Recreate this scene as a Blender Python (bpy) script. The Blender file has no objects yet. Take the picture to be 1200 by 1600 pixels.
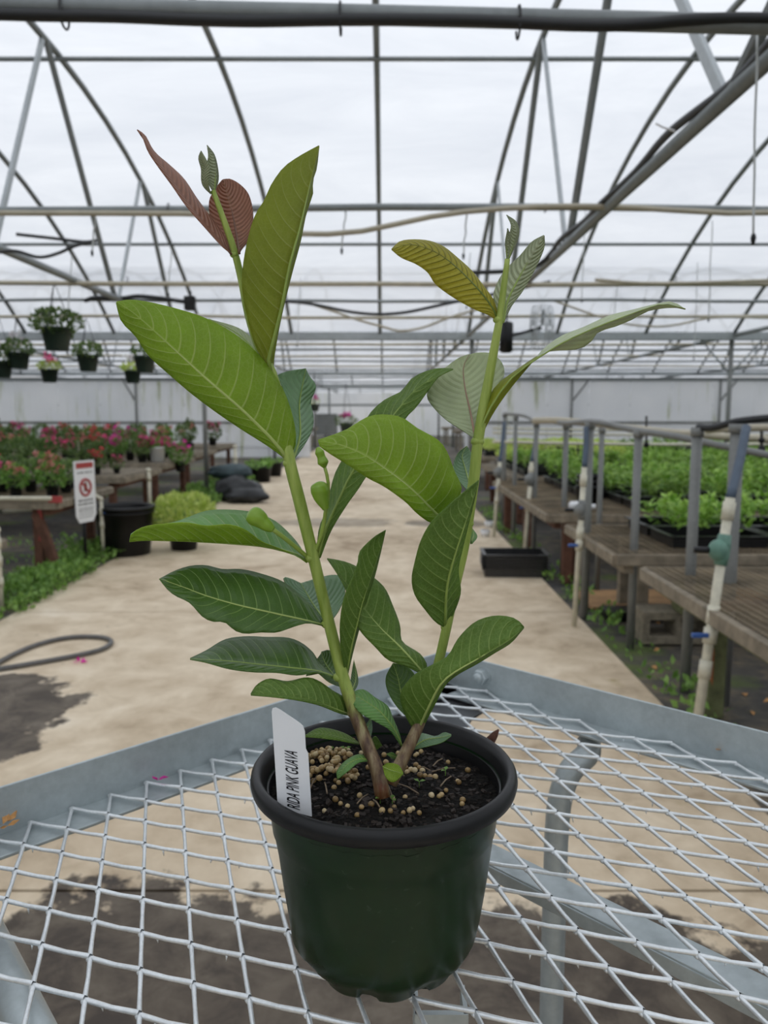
import bpy, math, random
from mathutils import Vector, Matrix, noise
random.seed(11)
sc = bpy.context.scene
col = sc.collection
PI = math.pi

# ------------------------------------------------------------------ camera
H = 1.30                       # eye height
F = 1240.0                     # focal length for a 1200 x 1600 frame
PITCH = math.atan(155 / F)
CP, SP = math.cos(PITCH), math.sin(PITCH)
cd = bpy.data.cameras.new('camera')
cd.sensor_fit = 'VERTICAL'; cd.sensor_height = 36; cd.sensor_width = 27
cd.lens = F / 1600 * 36
cd.clip_start = 0.02; cd.clip_end = 300
cd.dof.use_dof = True; cd.dof.focus_distance = 0.47; cd.dof.aperture_fstop = 12.5
cam = bpy.data.objects.new('camera', cd); col.objects.link(cam)
cam.location = (0, 0, H); cam.rotation_euler = (PI / 2 - PITCH, 0, 0)
sc.camera = cam

# ------------------------------------------------------------------ overcast sky and exposure
w = bpy.data.worlds.new('overcast_sky'); sc.world = w
w.use_nodes = True
SKY = 1.52
w.cycles.sampling_method = 'MANUAL'; w.cycles.sample_map_resolution = 128
bg = w.node_tree.nodes['Background']
# standard overcast sky: three times brighter overhead than at the horizon
_t = w.node_tree; _n = _t.nodes
_tc = _n.new('ShaderNodeTexCoord'); _sx = _n.new('ShaderNodeSeparateXYZ'); _t.links.new(_tc.outputs['Generated'], _sx.inputs[0])
_mx = _n.new('ShaderNodeMath'); _mx.operation = 'MAXIMUM'; _mx.inputs[1].default_value = 0; _t.links.new(_sx.outputs[2], _mx.inputs[0])
_ma = _n.new('ShaderNodeMath'); _ma.operation = 'MULTIPLY_ADD'; _ma.inputs[1].default_value = 2 / 3 * SKY; _ma.inputs[2].default_value = SKY / 3; _t.links.new(_mx.outputs[0], _ma.inputs[0])
bg.inputs[0].default_value = (0.93, 0.96, 1.0, 1); _t.links.new(_ma.outputs[0], bg.inputs[1])
vs = sc.view_settings
vs.view_transform = 'Standard'; vs.look = 'None'; vs.exposure = 0.0; vs.gamma = 1.0
vs.use_curve_mapping = False

# ------------------------------------------------------------------ helpers
def ray(x, y):
    a = (x - 600) / F; b = -(y - 800) / F
    return Vector((a, CP + b * SP, -SP + b * CP))
def at(x, y, Y):                       # picture point at a chosen distance Y
    r = ray(x, y); return Vector((0, 0, H)) + r * (Y / r.y)
def onz(x, y, z):                      # picture point on a level plane
    r = ray(x, y); return Vector((0, 0, H)) + r * ((z - H) / r.z)

def lin(c):
    return tuple(((v / 255) / 12.92 if v / 255 <= .04045 else ((v / 255 + .055) / 1.055) ** 2.4) for v in c) + (1,)

class NT:                              # small node-tree helper
    def __init__(s, name):
        s.m = bpy.data.materials.new(name); s.m.use_nodes = True
        s.t = s.m.node_tree; s.t.nodes.clear()
        s.out = s.t.nodes.new('ShaderNodeOutputMaterial')
    def n(s, typ, **kw):
        nd = s.t.nodes.new('ShaderNode' + typ)
        ins = kw.pop('ins', {})
        for k, v in kw.items(): setattr(nd, k, v)
        for k, v in ins.items():
            if isinstance(v, bpy.types.NodeSocket): s.t.links.new(v, nd.inputs[k])
            else: nd.inputs[k].default_value = v
        return nd
    def math(s, op, a, b=0.0, c=None, clamp=False):
        ins = {0: a, 1: b}
        if c is not None: ins[2] = c
        return s.n('Math', operation=op, use_clamp=clamp, ins=ins).outputs[0]
    def mix(s, f, a, b, blend='MIX'):
        nd = s.n('Mix', data_type='RGBA', blend_type=blend)
        for k, v in ((0, f), (6, a), (7, b)):
            if isinstance(v, bpy.types.NodeSocket): s.t.links.new(v, nd.inputs[k])
            else: nd.inputs[k].default_value = v
        return nd.outputs[2]
    def ramp(s, f, stops):
        nd = s.n('ValToRGB', ins={0: f})
        e = nd.color_ramp.elements
        while len(e) < len(stops): e.new(.5)
        for q, (p, c) in zip(e, stops):
            q.position = p; q.color = c if len(c) == 4 else tuple(c) + (1,)
        return nd.outputs[0]
    def noise(s, scale, detail=4, rough=.55, vec=None, dist=0):
        ins = {'Scale': scale, 'Detail': detail, 'Roughness': rough, 'Distortion': dist}
        if vec is not None: ins['Vector'] = vec
        return s.n('TexNoise', ins=ins).outputs[0]
    def pos(s): return s.n('NewGeometry').outputs['Position']
    def objc(s): return s.n('TexCoord').outputs['Object']
    def bump(s, h, strength=.3, dist=.01):
        return s.n('Bump', ins={'Height': h, 'Strength': strength, 'Distance': dist}).outputs[0]
    def end(s, shader):
        s.t.links.new(shader, s.out.inputs[0]); return s.m

def simple(name, c, rough=.6, metal=0., nscale=0, var=.15, bump=0., spec=.5, rnd=0.):
    t = NT(name)
    colr = c if len(c) == 4 else tuple(c) + (1,)
    if nscale:
        f = t.noise(nscale, 5, vec=t.pos())
        lo = tuple(v * (1 - var) for v in colr[:3]) + (1,); hi = tuple(min(1, v * (1 + var)) for v in colr[:3]) + (1,)
        colr = t.ramp(f, [(.3, lo), (.7, hi)])
    if rnd:
        r = t.n('ObjectInfo').outputs['Random']
        v = t.math('MULTIPLY_ADD', r, 2 * rnd, 1 - rnd)
        colr = t.n('HueSaturation', ins={'Color': colr, 'Value': v}).outputs[0]
    ins = {'Base Color': colr, 'Roughness': rough, 'Metallic': metal, 'Specular IOR Level': spec}
    if bump: ins['Normal'] = t.bump(t.noise(nscale * 2 or 40, 5, vec=t.pos()), bump, .004)
    return t.end(t.n('BsdfPrincipled', ins=ins).outputs[0])

class MB:                              # collects shapes into one mesh
    def __init__(s): s.v = []; s.f = []; s.uv = None
    def box(s, c, size, rot=None):
        b = len(s.v); c = Vector(c)
        for z in (-.5, .5):
            for x, y in ((-.5, -.5), (.5, -.5), (.5, .5), (-.5, .5)):
                p = Vector((x * size[0], y * size[1], z * size[2]))
                if rot is not None: p = rot @ p
                s.v.append(c + p)
        s.f += [tuple(b + i for i in q) for q in ((3, 2, 1, 0), (4, 5, 6, 7), (0, 1, 5, 4), (1, 2, 6, 5), (2, 3, 7, 6), (3, 0, 4, 7))]
        return s
    def bar(s, a, b_, w_, h_, up=(0, 0, 1)):
        a = Vector(a); b_ = Vector(b_); d = b_ - a; L = d.length
        if L < 1e-6: return s
        x = d / L; u = Vector(up)
        if abs(x.dot(u)) > .98: u = Vector((0, 1, 0))
        y = u.cross(x).normalized(); z = x.cross(y)
        R = Matrix((x, y, z)).transposed()
        return s.box((a + b_) / 2, (L, w_, h_), R)
    def tube(s, pts, r, n=8, cap=True, flat=1.0, rot0=0.):
        pts = [Vector(p) for p in pts]; m = len(pts)
        rs = r if isinstance(r, (list, tuple)) else [r] * m
        t0 = (pts[1] - pts[0]).normalized()
        u = Vector((0, 0, 1)) if abs(t0.z) < .9 else Vector((0, 1, 0))
        nrm = (u - t0 * u.dot(t0)).normalized()
        b = len(s.v)
        for i, p in enumerate(pts):
            t = (pts[min(i + 1, m - 1)] - pts[max(i - 1, 0)])
            t = t.normalized() if t.length > 1e-9 else t0
            nrm = (nrm - t * nrm.dot(t)).normalized(); bi = t.cross(nrm)
            for k in range(n):
                a = 2 * PI * k / n + rot0
                s.v.append(p + (nrm * math.cos(a) * flat + bi * math.sin(a)) * rs[i])
        for i in range(m - 1):
            for k in range(n):
                k2 = (k + 1) % n
                s.f.append((b + i * n + k, b + i * n + k2, b + (i + 1) * n + k2, b + (i + 1) * n + k))
        if cap:
            s.f.append(tuple(b + k for k in reversed(range(n))))
            s.f.append(tuple(b + (m - 1) * n + k for k in range(n)))
        return s
    def lathe(s, prof, n=24, c=(0, 0, 0), fn=None, cap0=True, cap1=False):
        c = Vector(c); b = len(s.v)
        for i, (r, z) in enumerate(prof):
            for k in range(n):
                a = 2 * PI * k / n
                rr, zz = (r, z) if fn is None else fn(r, z, a)
                s.v.append(c + Vector((rr * math.cos(a), rr * math.sin(a), zz)))
        for i in range(len(prof) - 1):
            for k in range(n):
                k2 = (k + 1) % n
                s.f.append((b + i * n + k, b + i * n + k2, b + (i + 1) * n + k2, b + (i + 1) * n + k))
        if cap0: s.f.append(tuple(b + k for k in reversed(range(n))))
        if cap1: s.f.append(tuple(b + (len(prof) - 1) * n + k for k in range(n)))
        return s
    def ball(s, c, r, n=8, m=5, sq=(1, 1, 1)):
        c = Vector(c); b = len(s.v)
        s.v.append(c + Vector((0, 0, -r * sq[2])))
        for i in range(1, m):
            ph = -PI / 2 + PI * i / m
            for k in range(n):
                a = 2 * PI * k / n
                s.v.append(c + Vector((r * sq[0] * math.cos(ph) * math.cos(a), r * sq[1] * math.cos(ph) * math.sin(a), r * sq[2] * math.sin(ph))))
        s.v.append(c + Vector((0, 0, r * sq[2]))); e = len(s.v) - 1
        for k in range(n):
            k2 = (k + 1) % n
            s.f.append((b, b + 1 + k2, b + 1 + k))
            for i in range(m - 2):
                o = b + 1 + i * n
                s.f.append((o + k, o + k2, o + n + k2, o + n + k))
            s.f.append((b + 1 + (m - 2) * n + k, b + 1 + (m - 2) * n + k2, e))
        return s
    def leafq(s, c, d, side, l, w_, droop=.15):           # one folded little leaf: four triangles
        b = len(s.v); d = d.normalized(); side = (side - d * side.dot(d)).normalized(); n_ = d.cross(side)
        s.v += [c, c + d * l * .5 + side * w_ * .5 + n_ * l * .06, c + d * l - n_ * l * droop, c + d * l * .5 - side * w_ * .5 + n_ * l * .06, c + d * l * .55]
        s.f += [(b, b + 1, b + 4), (b + 1, b + 2, b + 4), (b, b + 4, b + 3), (b + 4, b + 2, b + 3)]
        return s
    def mesh(s, name, mat, smooth=False):
        me = bpy.data.meshes.new(name)
        me.from_pydata([tuple(v) for v in s.v], [], s.f)
        for m_ in (mat if isinstance(mat, (list, tuple)) else [mat]): me.materials.append(m_)
        if smooth: me.shade_smooth()
        me.update()
        return me
    def build(s, name, mat, parent=None, smooth=False, bevel=0.):
        return place(name, s.mesh(name, mat, smooth), parent, bevel)

def place(name, me, parent=None, bevel=0.):
    o = bpy.data.objects.new(name, me); col.objects.link(o)
    if parent is not None:
        o.parent = parent
        if parent.parent is None and parent.type == 'EMPTY': o.location = -parent.location
    if bevel:
        m = o.modifiers.new('bevel', 'BEVEL'); m.width = bevel; m.segments = 2; m.limit_method = 'ANGLE'
    return o

def tag(o, label=None, cat=None, group=None, kind=None):
    if label: o['label'] = label
    if cat: o['category'] = cat
    if group: o['group'] = group
    if kind: o['kind'] = kind
    return o
def thing(name, label, cat, loc=(0, 0, 0), group=None, kind=None):
    o = bpy.data.objects.new(name, None); col.objects.link(o); o.location = loc
    o.empty_display_size = .05
    return tag(o, label, cat, group, kind)
def copy_tree(o, loc=None, rotz=None, scale=None, label=None, parent=None):
    c = o.copy(); col.objects.link(c)
    if parent is not None: c.parent = parent
    if loc is not None: c.location = loc
    if rotz is not None: c.rotation_euler = (0, 0, rotz)
    if scale is not None: c.scale = scale if isinstance(scale, (tuple, list)) else (scale,) * 3
    if label: c['label'] = label
    for ch in list(o.children): copy_tree(ch, parent=c)
    return c

def cr(pts, n):                        # Catmull-Rom through points, resampled evenly
    P = [Vector(p) for p in pts]
    if len(P) == 2: return [P[0].lerp(P[1], i / (n - 1)) for i in range(n)]
    Q = [P[0] * 2 - P[1]] + P + [P[-1] * 2 - P[-2]]
    dense = []
    for i in range(1, len(Q) - 2):
        a, b, c, d = Q[i - 1:i + 3]
        for k in range(12):
            t = k / 12
            dense.append(.5 * (2 * b + (c - a) * t + (2 * a - 5 * b + 4 * c - d) * t * t + (3 * b - a - 3 * c + d) * t ** 3))
    dense.append(P[-1])
    acc = [0]
    for a, b in zip(dense, dense[1:]): acc.append(acc[-1] + (b - a).length)
    out = []; j = 0
    for i in range(n):
        s_ = acc[-1] * i / (n - 1)
        while j < len(acc) - 2 and acc[j + 1] < s_: j += 1
        dd = acc[j + 1] - acc[j]
        out.append(dense[j].lerp(dense[j + 1], (s_ - acc[j]) / dd if dd > 1e-9 else 0))
    return out

# ------------------------------------------------------------------ materials
def galv(name, c=(.50, .53, .55), rough=.42, metal=.75, sc_=9, relief=.05):
    t = NT(name)
    p = t.pos()
    n1 = t.noise(sc_, 6, .6, p); n2 = t.noise(sc_ * 9, 3, .6, p)
    f = t.math('MULTIPLY_ADD', n2, .35, t.math('MULTIPLY', n1, .65))
    colr = t.ramp(f, [(.32, tuple(v * .78 for v in c)), (.55, c), (.72, tuple(min(1, v * 1.18) for v in c))])
    rg = t.math('MULTIPLY_ADD', n1, .25, rough - .12)
    return t.end(t.n('BsdfPrincipled', ins={'Base Color': colr, 'Roughness': rg, 'Metallic': metal, 'Normal': t.bump(n2, relief, .002)}).outputs[0])

M = {}
M['galv'] = galv('galvanised_steel', (.44, .49, .50), .42, .35, 14)
M['mesh'] = galv('galvanised_mesh', (.76, .79, .80), .34, .5, 40, .12)
M['steel'] = galv('roof_steel', (.24, .26, .26), .5, .3, 3)
M['steel_light'] = galv('roof_strut', (.40, .43, .44), .45, .35, 3)
M['conduit'] = galv('grey_conduit', (.21, .215, .205), .55, .2, 6)
M['pvc'] = simple('aged_pvc', lin((205, 200, 180)), .45, 0, 30, .15)
M['pvc_beige'] = simple('beige_pvc', lin((176, 168, 148)), .5, 0, 12, .12)
M['blue'] = simple('blue_plastic', lin((60, 95, 160)), .4)
M['bluegrey'] = simple('blue_grey_hose', lin((70, 84, 100)), .5, 0, 20, .15)
M['teal'] = simple('teal_plastic', lin((96, 134, 118)), .5, 0, 30, .15)
M['black'] = simple('black_plastic', (.006, .006, .0065), .38, 0, 25, .25, 0, .35)
M['blackrub'] = simple('black_hose', (.014, .015, .016), .5)
M['white'] = simple('white_plastic', (.80, .81, .82), .4)
M['wood'] = simple('weathered_wood', lin((130, 120, 104)), .85, 0, 14, .35, .3, .3)
M['wood_red'] = simple('red_brown_wood', lin((96, 66, 52)), .8, 0, 14, .35, .3, .3)
M['wood_green'] = simple('mossy_wood', lin((100, 104, 72)), .9, 0, 14, .4, .3, .3)
M['rustwire'] = simple('rusty_wire_mesh', lin((136, 122, 100)), .7, .1, 5, .5)
M['redpaint'] = simple('red_paint', lin((166, 64, 62)), .6)
M['block'] = simple('concrete_block', lin((132, 124, 108)), .95, 0, 30, .3, .4, .2)
M['basket'] = simple('green_black_basket', (.012, .03, .022), .5, 0, 8, .2)
M['wire'] = simple('dark_wire', (.05, .05, .05), .5, .5)

def film_mat():
    t = NT('greenhouse_film')
    p = t.n('Mapping', ins={'Vector': t.pos(), 'Scale': (.35, .9, .9)}).outputs[0]
    n = t.noise(1.3, 6, .6, p, .6)
    c = t.ramp(n, [(.3, (.84, .86, .90)), (.7, (.95, .96, .98))])
    tr = t.n('BsdfTransparent', ins={0: c}); tl = t.n('BsdfTranslucent', ins={0: c})
    f = t.math('MULTIPLY_ADD', n, .3, .42)
    return t.end(t.n('MixShader', ins={0: f, 1: tr.outputs[0], 2: tl.outputs[0]}).outputs[0])
M['film'] = film_mat()

def wall_mat():
    t = NT('white_wall_sheet')
    p = t.pos()
    m = t.n('Mapping', ins={'Vector': p, 'Scale': (5., 1., .35)}).outputs[0]
    st = t.noise(1.6, 5, .65, m)
    al = t.noise(.35, 3, .5, p)
    mask = t.math('MULTIPLY', t.math('SMOOTHSTEP', .5, .72, st) if False else t.n('MapRange', interpolation_type='SMOOTHSTEP', ins={0: st, 1: .52, 2: .72}).outputs[0],
                  t.n('MapRange', interpolation_type='SMOOTHSTEP', ins={0: al, 1: .44, 2: .56}).outputs[0])
    base = t.ramp(t.noise(.8, 4, .5, p), [(.3, (.86, .87, .88)), (.7, (.94, .94, .94))])
    c = t.mix(t.math('MULTIPLY', mask, .8), base, (.42, .46, .22, 1))
    d = t.n('BsdfDiffuse', ins={0: c}); tl = t.n('BsdfTranslucent', ins={0: c})
    return t.end(t.n('MixShader', ins={0: .62, 1: d.outputs[0], 2: tl.outputs[0]}).outputs[0])
M['wall'] = wall_mat()

def concrete_mat():
    t = NT('path_concrete')
    p = t.pos()
    big = t.noise(.7, 6, .62, p, .3); mid = t.noise(4.5, 6, .65, p, .4); fine = t.noise(40, 4, .6, p)
    c = t.ramp(t.math('MULTIPLY_ADD', mid, .45, t.math('MULTIPLY', big, .55)),
               [(.35, lin((156, 136, 110))), (.46, lin((194, 175, 148))), (.56, lin((214, 197, 171))), (.68, lin((230, 216, 194)))])
    # small dark dirt specks
    sp = t.n('TexVoronoi', ins={'Vector': p, 'Scale': 7.0, 'Randomness': 1.0}).outputs[0]
    gate = t.n('MapRange', ins={0: t.noise(1.6, 4, .6, p), 1: .52, 2: .62}).outputs[0]
    spk = t.math('MULTIPLY', t.n('MapRange', ins={0: sp, 1: .10, 2: .05}).outputs[0], gate)
    c = t.mix(t.math('MULTIPLY', spk, .55), c, lin((92, 72, 52)))
    # wet stains with shapes of their own
    sx = t.n('SeparateXYZ', ins={0: p})
    X, Y = sx.outputs[0], sx.outputs[1]
    wob = t.math('MULTIPLY_ADD', t.noise(2.6, 6, .65, p), 1.3, -.65)
    def blob(cx, cy, rx, ry):
        dx = t.math('DIVIDE', t.math('SUBTRACT', X, cx), rx); dy = t.math('DIVIDE', t.math('SUBTRACT', Y, cy), ry)
        r = t.math('SQRT', t.math('ADD', t.math('MULTIPLY', dx, dx), t.math('MULTIPLY', dy, dy)))
        return t.n('MapRange', ins={0: t.math('ADD', r, wob), 1: 1.03, 2: .97}).outputs[0]
    wet = t.math('MAXIMUM', blob(-2.0, 3.2, .62, .62), blob(-.2, 1.0, 2.2, 1.02))
    wet = t.math('MAXIMUM', wet, t.math('MULTIPLY', blob(-.55, 9.4, .75, .35), .5))
    wet = t.math('MAXIMUM', wet, t.math('MULTIPLY', blob(.75, 9.3, .5, .3), .7))
    dark = t.mix(1.0, c, t.ramp(t.noise(6, 5, .7, p, .5), [(.38, (.06, .045, .03)), (.5, (.13, .115, .10)), (.62, (.19, .18, .17))]), 'MULTIPLY')
    c = t.mix(wet, c, dark)
    moss = t.n('MapRange', ins={0: t.noise(5, 5, .6, p), 1: .62, 2: .72}).outputs[0]
    edge = t.n('MapRange', ins={0: X, 1: .7, 2: 1.2}).outputs[0]
    c = t.mix(t.math('MULTIPLY', t.math('MULTIPLY', moss, edge), .6), c, lin((140, 120, 60)))
    rg = t.math('MULTIPLY_ADD', wet, -.3, .85)
    return t.end(t.n('BsdfPrincipled', ins={'Base Color': c, 'Roughness': rg, 'Normal': t.bump(t.math('MULTIPLY_ADD', mid, .6, t.math('MULTIPLY', fine, .2)), .25, .01)}).outputs[0])
M['concrete'] = concrete_mat()

def ground_mat():
    t = NT('ground_soil_and_weed_cloth')
    p = t.pos()
    a = t.noise(1.1, 5, .6, p, .4); b = t.noise(9, 5, .65, p)
    c = t.ramp(t.math('MULTIPLY_ADD', b, .5, t.math('MULTIPLY', a, .5)),
               [(.36, lin((52, 51, 51))), (.5, lin((78, 74, 68))), (.58, lin((104, 94, 78))), (.68, lin((128, 112, 88)))])
    g = t.n('MapRange', ins={0: t.noise(.9, 4, .6, t.n('Mapping', ins={'Vector': p, 'Location': (7, 3, 0)}).outputs[0]), 1: .55, 2: .62}).outputs[0]
    c = t.mix(t.math('MULTIPLY', g, .75), c, lin((84, 100, 40)))
    return t.end(t.n('BsdfPrincipled', ins={'Base Color': c, 'Roughness': .9, 'Normal': t.bump(b, .6, .03)}).outputs[0])
M['ground'] = ground_mat()

def foliage_mat(name, c1, c2, trans=.35, rough=.5):
    t = NT(name)
    r = t.n('NewGeometry').outputs['Random Per Island']
    c = t.mix(r, c1 if len(c1) == 4 else c1 + (1,), c2 if len(c2) == 4 else c2 + (1,))
    c = t.n('HueSaturation', ins={'Color': c, 'Value': t.math('MULTIPLY_ADD', t.n('ObjectInfo').outputs['Random'], .35, .83)}).outputs[0]
    pr = t.n('BsdfPrincipled', ins={'Base Color': c, 'Roughness': rough})
    tl = t.n('BsdfTranslucent', ins={0: c})
    return t.end(t.n('MixShader', ins={0: trans, 1: pr.outputs[0], 2: tl.outputs[0]}).outputs[0])
M['fol_dark'] = foliage_mat('dark_foliage', lin((62, 92, 42)), lin((124, 146, 84)), .4)
M['fol_mid'] = foliage_mat('mid_foliage', lin((74, 122, 42)), lin((140, 176, 88)), .4)
M['fol_seed'] = foliage_mat('seedling_foliage', lin((92, 138, 36)), lin((170, 204, 100)), .42)
M['fol_lime'] = foliage_mat('lime_foliage', lin((168, 196, 76)), lin((222, 232, 142)), .45)
M['fol_weed'] = foliage_mat('weed_foliage', lin((88, 130, 46)), lin((152, 190, 98)), .4)
M['fl_pink'] = foliage_mat('pink_petals', lin((206, 50, 120)), lin((230, 92, 150)))
M['fl_red'] = foliage_mat('red_petals', lin((190, 40, 60)), lin((214, 90, 96)))
M['fl_mag'] = foliage_mat('magenta_petals', lin((200, 24, 140)), lin((232, 70, 180)))
M['fl_salm'] = foliage_mat('salmon_petals', lin((200, 110, 108)), lin((216, 150, 140)))
M['fl_orange'] = foliage_mat('orange_petals', lin((220, 80, 40)), lin((226, 130, 70)))
M['fl_white'] = foliage_mat('pale_petals', lin((225, 215, 220)), lin((235, 235, 235)))

# ------------------------------------------------------------------ the setting
def struct(o, label): return tag(o, label, None, None, 'structure')

# ground and path
g = MB(); g.box((0, 18, -.06), (44, 60, .1))
struct(g.build('floor', M['ground']), 'dark earth and weed cloth ground beside the concrete path')
PXL, PXR = -2.42, 1.25
path = thing('floor_path', 'pale concrete path running down the greenhouse', None, (0, 0, 0), kind='structure')
ys = [-8, -5.2, -2.6, 2.03, 5.1, 8.3, 11.9, 15.5, 19.2, 24, 30, 38, 46]
for a, b in zip(ys, ys[1:]):
    m = MB(); m.box(((PXL + PXR) / 2, (a + b) / 2, -.03), (PXR - PXL, b - a - .012, .06))
    m.build('concrete_slab', M['concrete'], path)

# roof: bays of curved bows, ridge running left to right
BW = 11.3; GZ = 2.42; RISE = 1.8; HALF = BW / 2
RR = (HALF ** 2 + RISE ** 2) / (2 * RISE)
def arch_z(t): return GZ + RISE - RR + math.sqrt(RR * RR - t * t)
def arch_pts(y0, x, n=20, dz=0): return [(x, y0 + BW * i / n, arch_z(-HALF + BW * i / n) + dz) for i in range(n + 1)]
BAY0 = .65
ceil_ = thing('ceiling', 'white film greenhouse roof on curved steel bows', None, (0, 0, 0), kind='structure')
X0, X1 = -14.4, 14.4
for bay in range(-1, 4):
    y0 = BAY0 + bay * BW
    m = MB(); n = 40
    for i in range(n + 1):
        t = -HALF + BW * i / n
        for x in (X0, X1): m.v.append(Vector((x, y0 + BW * i / n, arch_z(t) + .05)))
    for i in range(n): m.f.append((2 * i, 2 * i + 1, 2 * i + 3, 2 * i + 2))
    m.build('roof_film', M['film'], ceil_, True)
bow = MB().tube(arch_pts(0, 0), .027, 8).mesh('roof_bow', M['steel'], True)
purl = MB().tube([(X0, 0, 0), (X1, 0, 0)], .020, 8).mesh('purlin', M['steel'], True)
TRX = [-10.46, -6.56, -2.66, 1.24, 5.14, 9.04]
chord = MB().tube([(0, .1, 2.43), (0, BW - .1, 2.43)], .030, 10).mesh('bottom_chord', M['steel'], True)
webs = []
for c_, a_, flat in ((2.35, 1.1, 0), (2.4, 3.8, 1), (4.85, 3.75, 0), (4.95, 5.95, 1), (7.4, 6.0, 0), (7.5, 8.4, 1), (9.6, 8.5, 0)):
    p, q = Vector((0, c_, 2.43)), Vector((0, a_, arch_z(a_ - HALF)))
    mb = MB()
    if flat: mb.bar(p, q, .05, .022, (1, 0, 0))
    else: mb.tube([p, q], .026, 8)
    webs.append(mb.mesh('web_strut', M['steel_light'] if flat else M['steel']))
for bay in range(-1, 4):
    y0 = BAY0 + bay * BW
    rng = range(-9, 14) if bay < 2 else range(-3, 8)
    for k in rng:
        o = place('roof_bow', bow, ceil_); o.location = (-2.66 + 1.3 * k, y0, 0)
    for t in (-3.9, -.6, .6, 3.9):
        o = place('purlin', purl, ceil_); o.location = (0, y0 + HALF + t, arch_z(t) - .03)
    for x in TRX:
        o = bpy.data.objects.new('roof_truss', chord); col.objects.link(o); o.parent = ceil_; o.location = (x, y0, 0)
        for wm in webs:
            s_ = bpy.data.objects.new('web_strut', wm); col.objects.link(s_); s_.parent = o
# gutters
for bay in range(0, 4):
    y = BAY0 + bay * BW
    m = MB()
    m.box((0, y, GZ - .035), (X1 - X0, .17, .012)); m.box((0, y - .08, GZ), (X1 - X0, .012, .11)); m.box((0, y + .08, GZ), (X1 - X0, .012, .11))
    struct(m.build('gutter', M['steel_light']), ['steel gutter above the camera', 'long pale steel gutter across the roof over the path', 'dark steel gutter along the top of the white back wall', 'far steel gutter seen beyond the wall opening'][bay])
# columns
def column(x, y, label, r=.034, brace=(-1, 1)):
    c = thing('support_column', label, None, (x, y, 0), kind='structure')
    m = MB(); m.tube([(x, y, 0), (x, y, GZ - .03)], r, 12); m.build('post', M['conduit'], c, True)
    m = MB(); m.box((x, y, .006), (.16, .16, .012)); m.build('base_plate', M['conduit'], c)
    for s_ in brace:
        m = MB(); m.tube([(x, y, GZ - .55), (x + s_ * .45, y, GZ - .06)], .014, 8); m.build('knee_brace', M['steel_light'], c, True)
column(-2.68, 11.95, 'grey steel column between the left flower benches and the path')
column(1.30, 11.95, 'grey steel column beside the path behind the right stem', .034, ())
column(5.14, 11.95, 'grey steel column rising out of the seedlings on the right')
for x in (-6.56, -10.46, 9.04): column(x, 11.95, 'grey steel column far out to the %s' % ('left' if x < 0 else 'right'))

# back wall at the second gutter, with a wide opening for the path
WY = BAY0 + 2 * BW + .1
def back_wall(name, xa, xb, label):
    wroot = thing(name, label, None, (0, WY, 0), kind='structure')
    n = round((xb - xa) / 1.22); wd = (xb - xa) / n
    pm = MB().box((0, 0, 0), (wd - .02, .03, GZ - .17)).mesh('wall_panel', M['wall'])
    for i in range(n):
        o = place('wall_panel', pm, wroot); o.location = (xa + wd * (i + .5), 0, (GZ - .17) / 2)
    m = MB(); m.tube([(xa, WY - .06, 1.02), (xb, WY - .06, 1.02)], .035, 8); m.build('wall_rail', M['conduit'], wroot, True)
    m = MB(); m.box(((xa + xb) / 2, WY - .05, GZ - .16), (xb - xa, .06, .10)); m.build('top_rail', M['steel'], wroot)
    m = MB(); m.box(((xa + xb) / 2, WY + .03, .3), (xb - xa, .04, .02)); m.build('bottom_rail', M['conduit'], wroot)
    x = xa
    for px_ in ([-7.2, -3.2] if xa < 0 else [5.45, 9.75, 2.5]):
        m = MB(); m.tube([(px_, WY - .09, 0), (px_, WY - .09, GZ - .12)], .04, 8)
        m.tube([(px_, WY - .09, GZ - .8), (px_ + (-.38 if xa < 0 else .5), WY - .09, GZ - .15)], .025, 8)
        m.build('wall_post', M['conduit'], wroot, True)
back_wall('wall_left', -14.4, -2.15, 'white sheet back wall left of the path opening')
back_wall('wall_right', 2.35, 14.4, 'white sheet back wall with green algae streaks right of the path opening')
FY = BAY0 + 4 * BW
m = MB(); m.box((0, FY, GZ / 2), (X1 - X0, .04, GZ)); struct(m.build('wall_far', M['wall']), 'white far end wall seen through the path opening')
m = MB(); m.box((0, BAY0 - BW, GZ / 2), (X1 - X0, .04, GZ)); struct(m.build('wall_behind', M['wall']), 'white end wall behind the camera')
for s_, nm in ((-1, 'wall_side_left'), (1, 'wall_side_right')):
    m = MB(); m.box((s_ * 14.42, BAY0 + 1.5 * BW, GZ / 2), (.03, 5 * BW, GZ)); struct(m.build(nm, M['wall']), 'white sheet side wall on the far %s' % ('left' if s_ < 0 else 'right'))
# ------------------------------------------------------------------ galvanised nursery cart
ZT = H - .345                      # top of the mesh deck
CX, CY = .078, 1.005               # far corner of the cart
aL, aR = math.radians(43.7), math.radians(-42.0)
eL = Vector((-math.cos(aL), -math.sin(aL), 0)); eR = Vector((math.cos(aR), math.sin(aR), 0))
C0 = Vector((CX, CY, ZT))
LL, LR = 1.02, 1.12
cart = thing('nursery_cart', 'galvanised steel cart with an expanded metal mesh deck under the potted plant', 'cart', (CX, CY, 0))
def rail(a, b, inward, name='edge_rail'):
    m = MB(); d = (b - a).normalized(); out = -inward
    hh = .040
    m.bar(a + Vector((0, 0, hh / 2 - .006)) + out * .0015, b + Vector((0, 0, hh / 2 - .006)) + out * .0015, .003, hh + .004)
    m.bar(a + inward * .017 + Vector((0, 0, -.0065)), b + inward * .017 + Vector((0, 0, -.0065)), .036, .003)
    return m.build(name, M['galv'], cart, False, .0008)
inL = Vector((-eL.y, eL.x, 0)); inL = inL if inL.dot(eR) > 0 else -inL
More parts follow.
